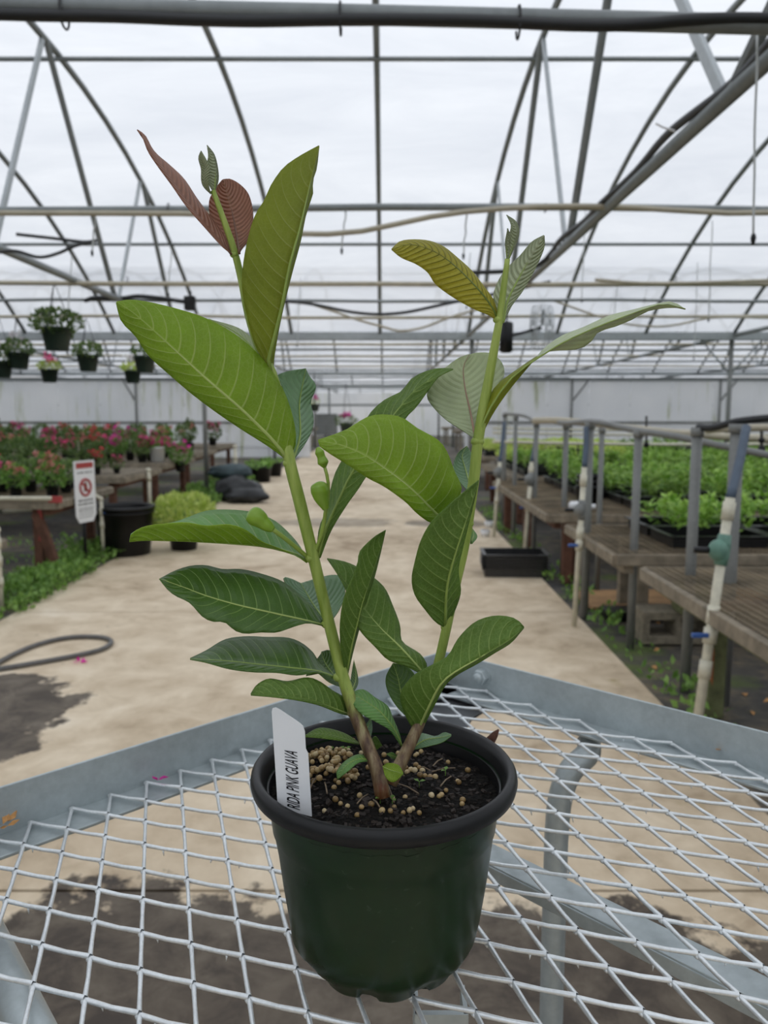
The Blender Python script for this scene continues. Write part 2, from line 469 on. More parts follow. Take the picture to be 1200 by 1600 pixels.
inR = Vector((-eR.y, eR.x, 0)); inR = inR if inR.dot(eL) > 0 else -inR
c1 = C0 + eL * LL; c2 = C0 + eR * LR; c3 = C0 + eL * LL + eR * LR
rail(C0, c1, inL); rail(C0, c2, inR); rail(c1, c3, -inR); rail(c2, c3, -inL)
# expanded metal sheet
e1 = -eL; e2 = (eR - e1 * e1.dot(eR)).normalized()
s1, s2 = e1 * .0354, e2 * .0668
anchor = Vector((-.229, .716, ZT)) + e2 * .0075
va, vb = (s1 + s2) / 2, (s2 - s1) / 2
def inside(p):
    q = p - C0
    det = eL.x * eR.y - eL.y * eR.x
    u = (q.x * eR.y - q.y * eR.x) / det; v = (eL.x * q.y - eL.y * q.x) / det
    return .002 < u < LL - .01 and .002 < v < LR - .01
m = MB(); drips = MB(); rg = random.Random(5)
N = 70
for i in range(-N, N):
    for j in range(-N, N):
        p = anchor + va * i + vb * j
        if not inside(p): continue
        m.ball(p + Vector((0, 0, -.0012)), .0030, 6, 4, (1.0, 1.0, .62))
        for d in (va, vb):
            q = p + d
            if not inside(q): continue
            up = Vector((0, 0, .0004)); dn = Vector((0, 0, -.0014))
            mid = (p + q) / 2 + Vector((0, 0, -.0008)) + Vector((rg.uniform(-1, 1), rg.uniform(-1, 1), 0)) * .00025
            a_, b_ = (p + dn * .55, q + up) if d is va else (p + dn * .55, q + up)
            m.tube([a_, mid, b_], [.00175, .0015, .00175], 6, False, 1.1)
            if rg.random() < .16:
                t = rg.uniform(.2, .8); c_ = p.lerp(q, t) + Vector((0, 0, -.0014))
                drips.tube([c_, c_ + Vector((rg.uniform(-.001, .001), -.0012, -.002 - rg.random() * .003))], [.0011, .0002], 5)
deck = m.build('mesh_deck', M['mesh'], cart, True)
tag(drips.build('zinc_drips', M['mesh'], deck, True), None, None, None, 'stuff')
# cross brace below the mesh, parallel to the right rail
b0 = onz(745, 1325, ZT - .012); b1 = onz(1215, 1560, ZT - .012)
dirb = (b1 - b0).normalized()
m = MB(); m.bar(b0 - dirb * .26, b1 + dirb * .3, .026, .003)
m.bar(b0 - dirb * .26 + Vector((0, 0, -.0055)) + dirb.cross(Vector((0, 0, 1))) * .0125, b1 + dirb * .3 + Vector((0, 0, -.0055)) + dirb.cross(Vector((0, 0, 1))) * .0125, .003, .011)
m.build('cross_brace', M['galv'], cart, False, .0006)
b2 = onz(-5, 1500, ZT - .02); b3 = onz(62, 1640, ZT - .02)
m = MB(); dd = (b3 - b2).normalized(); m.tube([b2 - dd * .12, b3 + dd * .2], .0135, 14); m.build('frame_tube', M['galv'], cart, True)
# bent tube leg hanging under the right rail
pts = [C0 + eR * .215 + inR * .012 + Vector((0, 0, -.022)), Vector((.225, .836, ZT - .028)), Vector((.203, .826, ZT - .045)), Vector((.192, .821, ZT - .075)), Vector((.189, .82, ZT - .12)), Vector((.189, .82, ZT - .4)), Vector((.189, .82, .05))]
m = MB(); m.tube(cr(pts[:5], 18) + pts[5:], .0132, 16); leg = m.build('leg', M['galv'], cart, True)
m = MB(); m.ball((.189, .82, .045), .045, 16, 10, (1, .45, 1)); m.build('caster_wheel', M['blackrub'], leg, True)
# channel leg below the pot
l2 = onz(690, 1560, ZT - .03)
m = MB(); m.box((l2.x, l2.y, (ZT - .03) / 2 + .04), (.034, .004, ZT - .13)); m.box((l2.x - .016, l2.y + .012, (ZT - .03) / 2 + .04), (.003, .026, ZT - .13)); m.box((l2.x + .016, l2.y + .012, (ZT - .03) / 2 + .04), (.003, .026, ZT - .13))
leg = m.build('leg', M['galv'], cart)
m = MB(); m.ball((l2.x, l2.y, .045), .045, 16, 10, (.45, 1, 1)); m.build('caster_wheel', M['blackrub'], leg, True)
for q in (c1, c3):
    qq = q + (C0 - q).normalized() * .06
    m = MB(); m.tube([qq + Vector((0, 0, -.01)), Vector((qq.x, qq.y, .05))], .0132, 12); leg = m.build('leg', M['galv'], cart, True)
    m = MB(); m.ball((qq.x, qq.y, .045), .045, 14, 8, (1, .45, 1)); m.build('caster_wheel', M['blackrub'], leg, True)
# corner gusset plate with a rounded cut-out
m = MB()
o_ = C0 + Vector((0, 0, -.0125)); zg = o_.z
gp = [o_, o_ + eR * .095] + [Vector((x, y, zg)) for x, y in ((.122, .925), (.104, .900), (.094, .870), (.090, .840), (.090, .800), (.040, .790), (.035, .84), (.020, .875))] + [o_ + eL * .14]
m.v = [p for p in gp] + [p + Vector((0, 0, -.003)) for p in gp]
k = len(gp)
m.f = [tuple(range(k)), tuple(reversed(range(k, 2 * k)))] + [(i, (i + 1) % k, k + (i + 1) % k, k + i) for i in range(k)]
m.build('corner_gusset', simple('dark_gusset', (.10, .105, .11), .5, .4), cart)
# bolts at the corner
def bolt(c, nrm):
    R = nrm.to_track_quat('Z', 'Y').to_matrix()
    def L(mb, prof, n_):
        b = len(mb.v); mb.lathe(prof, n_, cap1=True)
        for i in range(b, len(mb.v)): mb.v[i] = c + R @ mb.v[i]
        return mb
    wsh = L(MB(), [(.0125, 0), (.0125, .0014)], 20).build('washer', M['galv'], cart)
    L(MB(), [(.0098, .0012), (.0098, .0085), (.0086, .0095)], 6).build('nut', M['galv'], cart)
    L(MB(), [(.0060, .005), (.0060, .0130), (.0048, .0145)], 14).build('bolt', M['galv'], cart, True)
bolt(C0 + eR * .062 + Vector((0, 0, .017)), inR)
bolt(C0 + eL * .05 + Vector((0, 0, .017)), inL)

# ------------------------------------------------------------------ the pot
PC = Vector((.0, .4745, ZT))
RIMZ = .126
def pot_mat():
    t = NT('green_pot_plastic')
    p = t.objc()
    n = t.noise(22, 4, .6, p); n2 = t.noise(160, 3, .6, p)
    dust = t.n('MapRange', ins={0: n2, 1: .66, 2: .74}).outputs[0]
    c = t.ramp(n, [(.3, (.0035, .018, .0045)), (.7, (.006, .027, .007))])
    c = t.mix(t.math('MULTIPLY', dust, .18), c, (.12, .15, .12, 1))
    return t.end(t.n('BsdfPrincipled', ins={'Base Color': c, 'Roughness': t.math('MULTIPLY_ADD', n, .15, .22), 'Specular IOR Level': .35, 'Normal': t.bump(t.noise(14, 3, .5, p), .25, .006)}).outputs[0])
M['pot'] = pot_mat()
pot = thing('plant_pot', 'dark green plastic nursery pot with a black rim on the mesh cart', 'pot', PC)
prof = [(.0455, .002), (.0475, .004), (.0515, .010), (.0565, .0145), (.0592, .019), (.0612, .030), (.0645, .052), (.0672, .074), (.0690, .088), (.0700, .090), (.0712, .1005), (.0726, .112), (.0730, .1165)]
def potfn(r, z, a):
    if z < .021:
        k = .5 + .5 * math.cos(a * 9 + .4)
        r = r * (1 + .055 * (k - .4) * (1 - z / .021)); z = z + (.003 * (1 - z / .021) if k < .25 else 0) - .002 * (1 - z / .021)
    r += .0006 * math.sin(a * 3 + 1) * (1 if .02 < z < .08 else 0)
    return r, z
m = MB(); m.lathe(prof, 108, PC, potfn, True)
m.build('pot_body', M['pot'], pot, True)
m = MB(); m.lathe([(.0718, .1150), (.0800, .1155), (.0822, .1170), (.0830, .1205), (.0824, .1240), (.0808, .1262), (.0788, .1270), (.0768, .1258), (.0752, .1215), (.0722, .1130), (.0700, .1000), (.0680, .088)], 108, PC, None, False)
m.build('rim', M['black'], pot, True)

# soil with bark crumbs
def soil_mat():
    t = NT('potting_soil')
    p = t.pos()
    n = t.noise(260, 6, .7, p); v = t.n('TexVoronoi', ins={'Vector': p, 'Scale': 330.}).outputs[0]
    c = t.ramp(n, [(.38, (.0022, .0018, .0015)), (.56, (.009, .007, .005)), (.75, (.05, .037, .027))])
    return t.end(t.n('BsdfPrincipled', ins={'Base Color': c, 'Roughness': .85, 'Specular IOR Level': .2, 'Normal': t.bump(t.math('ADD', n, v), 1.0, .004)}).outputs[0])
M['soil'] = soil_mat()
SZ = ZT + .1075
def soil_z(x, y):
    r = math.hypot(x - PC.x, y - PC.y)
    z = SZ + .0045 * (1 - (r / .074) ** 2) + .0032 * noise.noise((x * 70, y * 70, 3)) + .0016 * noise.noise((x * 210, y * 210, 9))
    z += .006 * math.exp(-(((x + .037) / .017) ** 2 + ((y - .50) / .018) ** 2))
    return z
m = MB(); nr, na = 34, 90
m.v.append(Vector((PC.x, PC.y, soil_z(PC.x, PC.y))))
for i in range(1, nr + 1):
    for k in range(na):
        a = 2 * PI * k / na; r = .0722 * i / nr
        x, y = PC.x + r * math.cos(a), PC.y + r * math.sin(a)
        m.v.append(Vector((x, y, soil_z(x, y))))
for k in range(na): m.f.append((0, 1 + k, 1 + (k + 1) % na))
for i in range(nr - 1):
    for k in range(na):
        k2 = (k + 1) % na; o = 1 + i * na
        m.f.append((o + k, o + na + k, o + na + k2, o + k2))
soil = m.build('potting_soil', M['soil'], None, False)
tag(soil, 'black potting soil with bark crumbs filling the green pot', 'soil', None, 'stuff')
rg = random.Random(21)
M['bark'] = simple('bark_crumb', (.022, .015, .011), .85, 0, 90, .6, .4)
m = MB()
for i in range(620):
    r = .067 * math.sqrt(rg.random()); a = rg.random() * 2 * PI
    x, y = PC.x + r * math.cos(a), PC.y + r * math.sin(a); s_ = rg.uniform(.0008, .0034)
    R = Matrix.Rotation(rg.random() * 6, 3, 'Z') @ Matrix.Rotation(rg.uniform(-.8, .8), 3, 'X')
    m.box((x, y, soil_z(x, y) + s_ * .15), (s_ * rg.uniform(.7, 1.7), s_ * rg.uniform(.5, 1), s_ * .5), R)
tag(m.build('bark_crumbs', M['bark'], soil), None, None, None, 'stuff')
M['twig'] = simple('dry_twig', lin((120, 104, 84)), .8, 0, 200, .3)
for i in range(16):
    r = .056 * math.sqrt(rg.random()); a = rg.random() * 2 * PI; d = rg.random() * PI
    x, y = PC.x + r * math.cos(a), PC.y + r * math.sin(a); l_ = rg.uniform(.004, .011)
    q0 = Vector((x - l_ * math.cos(d), y - l_ * math.sin(d), 0)); q1 = Vector((x + l_ * math.cos(d), y + l_ * math.sin(d), 0))
    for q in (q0, q1): q.z = soil_z(q.x, q.y) + .0012
    tag(MB().tube([q0, (q0 + q1) / 2 + Vector((0, 0, .001)), q1], .0005, 5).build('dry_twig', M['twig']), 'thin dry twig lying on the potting soil', 'twig', 'dry twigs on the soil')

# woody stub at the right rim
M['stub'] = simple('red_brown_stub', lin((84, 52, 40)), .8, 0, 220, .35, .4)
sb = onz(758, 1168, SZ + .004)
tp = at(779, 1140, sb.y - .002)
o = MB().tube([sb + Vector((0, 0, -.004)), sb.lerp(tp, .35), sb.lerp(tp, .7) + Vector((.0004, 0, .0006)), tp], [.0042, .0036, .0024, .0006], 9).build('wood_splinter', M['stub'], None, True)
tag(o, 'reddish brown pointed wood splinter sticking up at the right pot rim', 'splinter')

# slow-release fertiliser beads
def prill_mat():
    t = NT('fertiliser_bead')
    r = t.n('ObjectInfo').outputs['Random']
    c = t.ramp(r, [(0, lin((120, 96, 56))), (.35, lin((168, 140, 92))), (.7, lin((186, 162, 116))), (1, lin((200, 182, 144)))])
    pr = t.n('BsdfPrincipled', ins={'Base Color': c, 'Roughness': .35, 'Subsurface Weight': .2, 'Subsurface Radius': (.002, .0015, .001)})
    return t.end(pr.outputs[0])
prm = MB().ball((0, 0, 0), .00185, 10, 7).mesh('fertiliser_bead', prill_mat(), True)
spots = []
for i in range(190):                                    # the heap behind the tag
    x = rg.gauss(512, 24); y = rg.gauss(1184, 17)
    if 478 < x < 565 and 1146 < y < 1222: spots.append((x, y, rg.choice((0, 0, .0016, .003, .0042)), 0))
for (x, y) in ((558, 1212), (490, 1150), (503, 1140), (541, 1133), (575, 1200), (522, 1227), (524, 1246), (532, 1252), (543, 1260), (558, 1271), (507, 1266), (562, 1243), (580, 1258), (565, 1262), (597, 1268), (613, 1243), (616, 1262), (630, 1267), (633, 1243), (645, 1258), (655, 1265), (674, 1242), (690, 1236), (697, 1234), (723, 1248), (722, 1256), (717, 1222), (715, 1219), (700, 1191), (751, 1194), (731, 1203), (701, 1164), (712, 1154), (722, 1148), (734, 1150), (746, 1152), (745, 1158), (716, 1135), (700, 1133), (415, 1207), (418, 1197), (423, 1191), (607, 1151), (627, 1131), (630, 1128), (620, 1140), (770, 1222), (774, 1225), (652, 1178), (660, 1205), (664, 1210), (672, 1213), (680, 1211), (656, 1211), (648, 1204), (642, 1203), (634, 1200), (650, 1196), (655, 1202), (636, 1206), (658, 1174), (649, 1180), (622, 1176), (603, 1190), (600, 1180), (686, 1240), (640, 1262), (590, 1246), (549, 1199), (552, 1205), (545, 1200), (610, 1268)):
    spots.append((x, y, 0, 1))
for x, y, dz, k in spots:
    p = onz(x, y, SZ + .003); z = soil_z(p.x, p.y)
    p = onz(x, y, z + .001 + dz)
    if (p - Vector((PC.x, PC.y, p.z))).length > .0705: continue
    o = place('fertiliser_bead', prm); o.location = (p.x, p.y, soil_z(p.x, p.y) + .0009 + dz); o.rotation_euler = (rg.random() * 3, rg.random() * 3, 0)
    s_ = rg.uniform(.8, 1.12); o.scale = (s_, s_, s_ * rg.uniform(.85, 1))
    tag(o, 'tan fertiliser bead heaped between the white tag and the left stem' if k == 0 else 'tan fertiliser bead scattered alone over the potting soil', 'bead', 'heaped fertiliser beads' if k == 0 else 'scattered fertiliser beads')

# plant tag
TY0, TY1 = .432, .436
bl, br, tr, tl = at(434, 1262, TY0), at(487, 1276, TY0 - .004), at(475, 1127, TY1 - .004), at(424, 1104, TY1)
ex = (br - bl); ey = (tl - bl); nz = ex.cross(ey).normalized()
def tp_(u, v): return bl + ex * u * (1 - v) + ex * u * v * ((tr - tl).length / ex.length) + ey * v
outl = [(0, 0), (1, 0), (1, .62), (.94, .66), (.94, .83), (.90, .88), (.80, .905), (.24, .99), (.12, 1.0), (.03, .985), (0, .95), (.0, .70)]
m = MB(); k = len(outl)
m.v = [tp_(u, v) for u, v in outl] + [tp_(u, v) - nz * .0007 for u, v in outl]
m.f = [tuple(range(k)), tuple(reversed(range(k, 2 * k)))] + [(i, k + i, k + (i + 1) % k, (i + 1) % k) for i in range(k)]
ptag = thing('plant_tag', 'white plastic plant tag with black lettering pushed in behind the pot rim', 'plant tag', tp_(.5, 0))
m.build('tag_blade', M['white'], ptag)
fc = bpy.data.curves.new('lettering', 'FONT'); fc.body = 'RIDA PINK GUAVA'; fc.size = 1; fc.shear = .18; fc.align_x = 'LEFT'; fc.extrude = 0; fc.offset = .012
fo = bpy.data.objects.new('lettering_tmp', fc); col.objects.link(fo)
bpy.context.view_layer.update()
me = bpy.data.meshes.new_from_object(fo.evaluated_get(bpy.context.evaluated_depsgraph_get()))
bpy.data.objects.remove(fo)
me.name = 'lettering'
xs = [v.co.x for v in me.vertices]; yy = [v.co.y for v in me.vertices]
w0, h0 = max(xs) - min(xs), max(yy)
for v in me.vertices:
    s_ = (v.co.x - min(xs)) / w0; q = v.co.y / h0
    v.co = tp_(  .66 - .37 * q + .02 * s_, .035 + .575 * s_) + nz * .00025
me.materials.clear(); me.materials.append(simple('black_print', (.01, .01, .012), .5))
place('lettering', me, ptag)
tag_spots = 0
# ------------------------------------------------------------------ the young guava plant
def leaf_mat(name, c, vein, trans, tcol, nveins=15, dark=None, rough=.42, vein_w=.10, bump=.5, under=False):
    GA = 1.32 if 'mature' in name else 1.5
    c = tuple(min(.9, v * GA) for v in c[:3]) + (1,); tcol = tuple(min(.95, v * 1.35) for v in tcol[:3]) + (1,); vein = tuple(min(.9, v * 1.25) for v in vein[:3]) + (1,)
    if dark is not None: dark = (tuple(v * 1.4 for v in dark[0][:3]) + (1,), dark[1])
    t = NT(name)
    uv = t.n('UVMap').outputs[0]
    sx = t.n('SeparateXYZ', ins={0: uv}); U, V = sx.outputs[0], sx.outputs[1]
    av = t.math('ABSOLUTE', t.math('MULTIPLY_ADD', V, 2.0, -1.0))
    wob = t.math('MULTIPLY_ADD', t.noise(3.0, 2, .5, t.pos()), .03, 0)
    s_ = t.math('ADD', t.math('SUBTRACT', U, t.math('MULTIPLY', t.math('POWER', av, 1.35), .15)), wob)
    ph = t.math('FRACT', t.math('MULTIPLY', s_, float(nveins)))
    tri = t.math('ABSOLUTE', t.math('SUBTRACT', ph, .5))             # 0 on a vein
    width = t.math('MULTIPLY_ADD', av, -vein_w * .55, vein_w)
    vm = t.math('SUBTRACT', 1.0, t.math('DIVIDE', tri, width), clamp=True)
    fade = t.n('MapRange', ins={0: av, 1: .97, 2: .75}).outputs[0]
    vm = t.math('MULTIPLY', t.math('MULTIPLY', vm, fade), t.n('MapRange', ins={0: U, 1: .99, 2: .9}).outputs[0])
    net = t.n('TexVoronoi', feature='DISTANCE_TO_EDGE', ins={'Vector': t.pos(), 'Scale': 380.}).outputs[0]
    netm = t.n('MapRange', ins={0: net, 1: .10, 2: .02}).outputs[0]
    n = t.noise(28, 4, .6, t.pos())
    lo = tuple(v * .80 for v in c[:3]) + (1,); hi = tuple(min(1, v * 1.2) for v in c[:3]) + (1,)
    base = t.ramp(n, [(.3, lo), (.7, hi)])
    if dark is not None: base = t.mix(t.math('MULTIPLY', t.math('SUBTRACT', 1, t.math('MULTIPLY', tri, 2)), dark[1]), base, dark[0])
    ribm = t.math('SUBTRACT', 1.0, t.math('DIVIDE', av, .045), clamp=True)
    vm = t.math('MAXIMUM', vm, t.math('MULTIPLY', ribm, .9))
    colr = t.mix(t.math('MULTIPLY', vm, .85), base, vein)
    colr = t.mix(t.math('MULTIPLY', netm, .22 if under else .08), colr, vein)
    # pillowing between the veins + raised or sunk veins
    pil = t.math('SINE', t.math('MULTIPLY', ph, PI))
    pil = t.math('SUBTRACT', 1.0, pil) if under else pil
    hgt = t.math('ADD', t.math('MULTIPLY', tri, 1.6 if not under else -1.2), t.math('MULTIPLY', vm, .35 if under else -.25))
    hgt = t.math('ADD', hgt, t.math('MULTIPLY', netm, .08 if under else -.06))
    nb = t.bump(hgt, bump, .0011)
    pr = t.n('BsdfPrincipled', ins={'Base Color': colr, 'Roughness': t.math('MULTIPLY_ADD', n, .15, rough - .07), 'Normal': nb, 'Specular IOR Level': .45})
    tl = t.n('BsdfTranslucent', ins={0: t.mix(t.math('MULTIPLY', vm, .55), t.mix(t.math('MULTIPLY', n, .35), tcol, base), vein)})
    return t.end(t.n('MixShader', ins={0: trans, 1: pr.outputs[0], 2: tl.outputs[0]}).outputs[0])
V_PALE = lin((150, 172, 92))
M['lf_dark'] = leaf_mat('mature_leaf_upper', lin((62, 90, 34)), lin((122, 148, 76)), .20, lin((112, 146, 22)), 13, None, .34, .075, .3)
M['lf_darku'] = leaf_mat('mature_leaf_under', lin((86, 114, 44)), V_PALE, .32, lin((120, 150, 20)), 14, under=True, rough=.5)
M['lf_mid'] = leaf_mat('mid_leaf_upper', lin((84, 122, 62)), lin((140, 160, 100)), .2, lin((126, 168, 40)), 15, None, .36)
M['lf_bright'] = leaf_mat('bright_leaf_under', lin((128, 154, 44)), lin((196, 208, 120)), .52, lin((168, 192, 12)), 14, under=True, rough=.5)
M['lf_olive'] = leaf_mat('olive_leaf_under', lin((126, 134, 40)), lin((176, 180, 92)), .52, lin((176, 174, 8)), 15, under=True, rough=.5, vein_w=.08)
M['lf_grey'] = leaf_mat('silvery_leaf', lin((164, 174, 138)), lin((190, 198, 162)), .28, lin((150, 170, 70)), 16, None, .34, .07)
M['lf_greyd'] = leaf_mat('bluish_leaf_upper', lin((96, 124, 90)), lin((122, 146, 112)), .2, lin((110, 150, 50)), 15, None, .33, .08)
M['lf_red'] = leaf_mat('bronze_young_leaf', lin((152, 114, 94)), lin((182, 142, 118)), .36, lin((186, 128, 92)), 20, (lin((104, 62, 50)), .5), .5, .05, .8)
M['lf_yel'] = leaf_mat('yellow_young_leaf', lin((152, 148, 58)), lin((92, 98, 20)), .50, lin((198, 190, 24)), 19, (lin((120, 96, 40)), .22), .5, .13, .8, True)
M['lf_bud'] = leaf_mat('folded_bud_leaf', lin((172, 178, 146)), lin((200, 204, 170)), .35, lin((130, 150, 70)), 16, (lin((88, 100, 62)), .5), .5, .08, .8)
M['rib_g'] = simple('midrib_green', lin((142, 164, 78)), .45, 0, 60, .1)
M['rib_y'] = simple('midrib_dark', lin((92, 108, 30)), .45, 0, 60, .1)
M['rib_p'] = simple('midrib_pink', lin((160, 128, 108)), .45, 0, 60, .1)
M['rib_r'] = simple('midrib_brown', lin((110, 74, 54)), .45, 0, 60, .1)
M['rib_k'] = simple('midrib_light', lin((168, 184, 104)), .45, 0, 60, .1)

plant = thing('guava_plant', 'young guava plant with two stems, large ribbed leaves and green fruits', 'plant', (PC.x, PC.y, SZ))
Y0 = .4745
CAM = Vector((0, 0, H))
def leaf(Mp, Lp, Rp, dy, dL, dR, face, matu, matd, rib='rib_g', ribr=.0010, camber=.0, shift=0., name='leaf', label=None, N=30, K=6):
    """Mp midrib, Lp / Rp edges (base to tip); dy = distance offset at base, middle, tip; face: side the camera sees of the L half."""
    b, mm, t_ = [Y0 + shift + v for v in dy]
    def yy(u): return b * (1 - u) * (1 - 2 * u) + mm * 4 * u * (1 - u) + t_ * u * (2 * u - 1)
    def line(P, d):
        out = []
        for i, p in enumerate(cr([(x, y, 0) for x, y in P], N)):
            u = i / (N - 1); out.append(at(p.x, p.y, yy(u) + d * math.sin(PI * min(1, u * .96 + .02)) ** .7))
        return out
    m3, l3, r3 = line(Mp, 0), line(Lp, dL), line(Rp, dR)
    mb = MB(); uvs = []
    for i in range(N):
        u = i / (N - 1)
        tan = (m3[min(i + 1, N - 1)] - m3[max(i - 1, 0)])
        wv = l3[i] - r3[i]
        nn = wv.cross(tan); nn = nn.normalized() if nn.length > 1e-9 else Vector((0, -1, 0))
        for j in range(-K, K + 1):
            s_ = abs(j) / K; e = r3[i] if j > 0 else l3[i]
            p = m3[i].lerp(e, s_) + nn * camber * 4 * s_ * (1 - s_) * math.sin(PI * u)
            mb.v.append(p); uvs.append((u, .5 + .5 * j / K))
    W = 2 * K + 1
    i = int(N * .45)
    nL = (l3[i] - m3[i]).cross(m3[i + 1] - m3[i - 1])
    quad = lambda a, b_, c, d: (a, b_, c, d)
    # face normal of (i,j)->(i,j+1)->(i+1,j+1)->(i+1,j)
    a0, b0_, c0_ = mb.v[i * W + K // 2], mb.v[i * W + K // 2 + 1], mb.v[(i + 1) * W + K // 2]
    fn = (b0_ - a0).cross(c0_ - a0)
    facing = fn.dot(CAM - a0) > 0
    flip = facing != (face == 'u')           # make normals point out of the upper side
    for i in range(N - 1):
        for j in range(W - 1):
            q = (i * W + j, i * W + j + 1, (i + 1) * W + j + 1, (i + 1) * W + j)
            mb.f.append(tuple(reversed(q)) if flip else q)
    me = mb.mesh(name, [M[matu], M[matd]], True)
    ul = me.uv_layers.new(name='UVMap')
    for lp in me.loops: ul.data[lp.index].uv = uvs[lp.vertex_index]
    o = place(name, me, plant)
    sm = o.modifiers.new('thickness', 'SOLIDIFY'); sm.thickness = .00045; sm.offset = -1; sm.material_offset = 1; sm.material_offset_rim = 1
    if label: o['label'] = label
    rr = [ribr * .72 * (1.35 - 1.1 * i / (N - 1)) for i in range(N)]
    rb = MB().tube(m3[::2] + [m3[-1]], rr[::2] + [rr[-1]], 7).build('midrib', M[rib], o, True)
    return o

# --- upper left shoot
leaf([(452, 722), (430, 692), (380, 642), (320, 590), (260, 535), (212, 492), (182, 472)],
     [(452, 722), (462, 690), (458, 655), (445, 615), (425, 580), (395, 545), (360, 518), (320, 497), (280, 484), (235, 473), (205, 469), (182, 472)],
     [(452, 722), (440, 712), (415, 694), (380, 672), (340, 645), (300, 615), (265, 585), (232, 555), (212, 525), (190, 502), (182, 474)],
     (0, -.018, -.030), .012, .004, 'd', 'lf_mid', 'lf_bright', 'rib_k', .0013, .002, label='big bright leaf lit from behind, pale veins')
leaf([(428, 590), (405, 556), (372, 522), (326, 498)], [(428, 590), (415, 560), (397, 532), (372, 512), (326, 498)], [(428, 590), (390, 565), (350, 540), (326, 499)],
     (0, .03, .05), .0, .0, 'u', 'lf_grey', 'lf_darku', 'rib_g', .0008, 0, label='silvery leaf half hidden behind the big one')
leaf([(457, 722), (469, 680), (468, 630), (478, 576)], [(457, 722), (452, 690), (450, 640), (440, 600), (432, 588), (450, 580), (478, 576)],
     [(457, 722), (475, 697), (488, 672), (490, 650), (486, 628), (494, 604), (484, 588), (478, 576)],
     (0, .03, .042), -.004, .012, 'u', 'lf_greyd', 'lf_darku', 'rib_g', .0009, .001)
leaf([(424, 586), (419, 566), (427, 533), (440, 480), (453, 413), (467, 363), (481, 303), (498, 228)],
     [(424, 586), (400, 542), (387, 500), (378, 447), (383, 393), (397, 340), (413, 313), (423, 290), (443, 262), (470, 243), (498, 228)],
     [(426, 586), (428, 557), (438, 500), (454, 433), (469, 377), (477, 337), (489, 299), (487, 285), (494, 263), (498, 228)],
     (0, -.016, -.004), .004, .020, 'd', 'lf_mid', 'lf_olive', 'rib_g', .0012, .002, label='tall olive upright leaf, right half folded back')
leaf([(362, 398), (347, 380), (320, 350), (293, 318), (270, 285), (244, 247), (214, 203)],
     [(362, 398), (352, 372), (327, 337), (307, 310), (287, 280), (263, 257), (240, 237), (227, 213), (214, 203)],
     [(362, 398), (345, 384), (318, 354), (291, 323), (268, 290), (246, 260), (231, 237), (222, 214), (214, 203)],
     (0, .006, -.010), .018, -.010, 'd', 'lf_red', 'lf_red', 'rib_r', .0007, .001, label='folded bronze young leaf pointing up left')
leaf([(374, 396), (366, 347), (355, 303), (348, 281)],
     [(374, 396), (352, 381), (333, 360), (327, 332), (328, 310), (340, 290), (348, 281)],
     [(374, 396), (391, 370), (396, 338), (390, 307), (377, 290), (360, 280), (348, 281)],
     (0, .018, .022), .004, .008, 'd', 'lf_red', 'lf_red', 'rib_r', .0008, .0015, label='rounded bronze young leaf behind the shoot')
leaf([(334, 303), (337, 270), (333, 245), (323, 227)], [(334, 303), (322, 280), (321, 262), (325, 245), (323, 227)], [(334, 303), (341, 285), (341, 266), (335, 242), (323, 227)],
     (0, 0, 0), -.003, .003, 'd', 'lf_bud', 'lf_bud', 'rib_g', .0006, .0008, name='bud_leaf', N=18, K=4)
leaf([(330, 303), (319, 282), (321, 262), (314, 245), (315, 236)], [(330, 303), (326, 285), (329, 268), (324, 252), (315, 236)], [(330, 303), (318, 289), (316, 266), (311, 248), (315, 236)],
     (0, -.002, -.004), -.004, .002, 'd', 'lf_bud', 'lf_bud', 'rib_g', .0006, .0012, name='bud_leaf', N=18, K=4)
# --- upper right shoot
leaf([(776, 500), (771, 485), (753, 460), (726, 431), (699, 407), (672, 391), (641, 383), (612, 390)],
     [(776, 500), (776, 488), (770, 468), (754, 446), (736, 423), (714, 403), (691, 385), (664, 376), (628, 377), (612, 390)],
     [(774, 500), (762, 492), (740, 483), (708, 465), (681, 445), (668, 426), (650, 413), (627, 403), (612, 391)],
     (0, -.010, -.030), .014, -.004, 'd', 'lf_yel', 'lf_yel', 'rib_y', .0010, .0015, label='yellow green young leaf arching left, dark veins')
leaf([(786, 504), (794, 468), (812, 432), (830, 400), (850, 368)],
     [(785, 504), (774, 484), (771, 460), (780, 436), (794, 417), (812, 400), (831, 378), (850, 368)],
     [(787, 504), (800, 478), (817, 455), (835, 423), (850, 388), (850, 368)],
     (0, .010, .012), .006, .004, 'd', 'lf_mid', 'lf_bud', 'rib_g', .0008, .001)
leaf([(793, 408), (801, 382), (806, 360), (791, 336)], [(792, 408), (793, 392), (794, 372), (798, 352), (791, 336)], [(794, 408), (806, 382), (811, 362), (806, 346), (791, 336)],
     (0, 0, -.003), -.003, .003, 'd', 'lf_mid', 'lf_bud', 'rib_g', .0006, .0008, name='bud_leaf', N=18, K=4)
leaf([(792, 404), (793, 380), (794, 364), (793, 357)], [(791, 404), (789, 380), (791, 366), (793, 357)], [(793, 404), (797, 380), (797, 366), (793, 357)],
     (0, -.002, -.003), .001, .001, 'd', 'lf_bud', 'lf_bud', 'rib_g', .0005, .0006, name='bud_leaf', N=14, K=3)
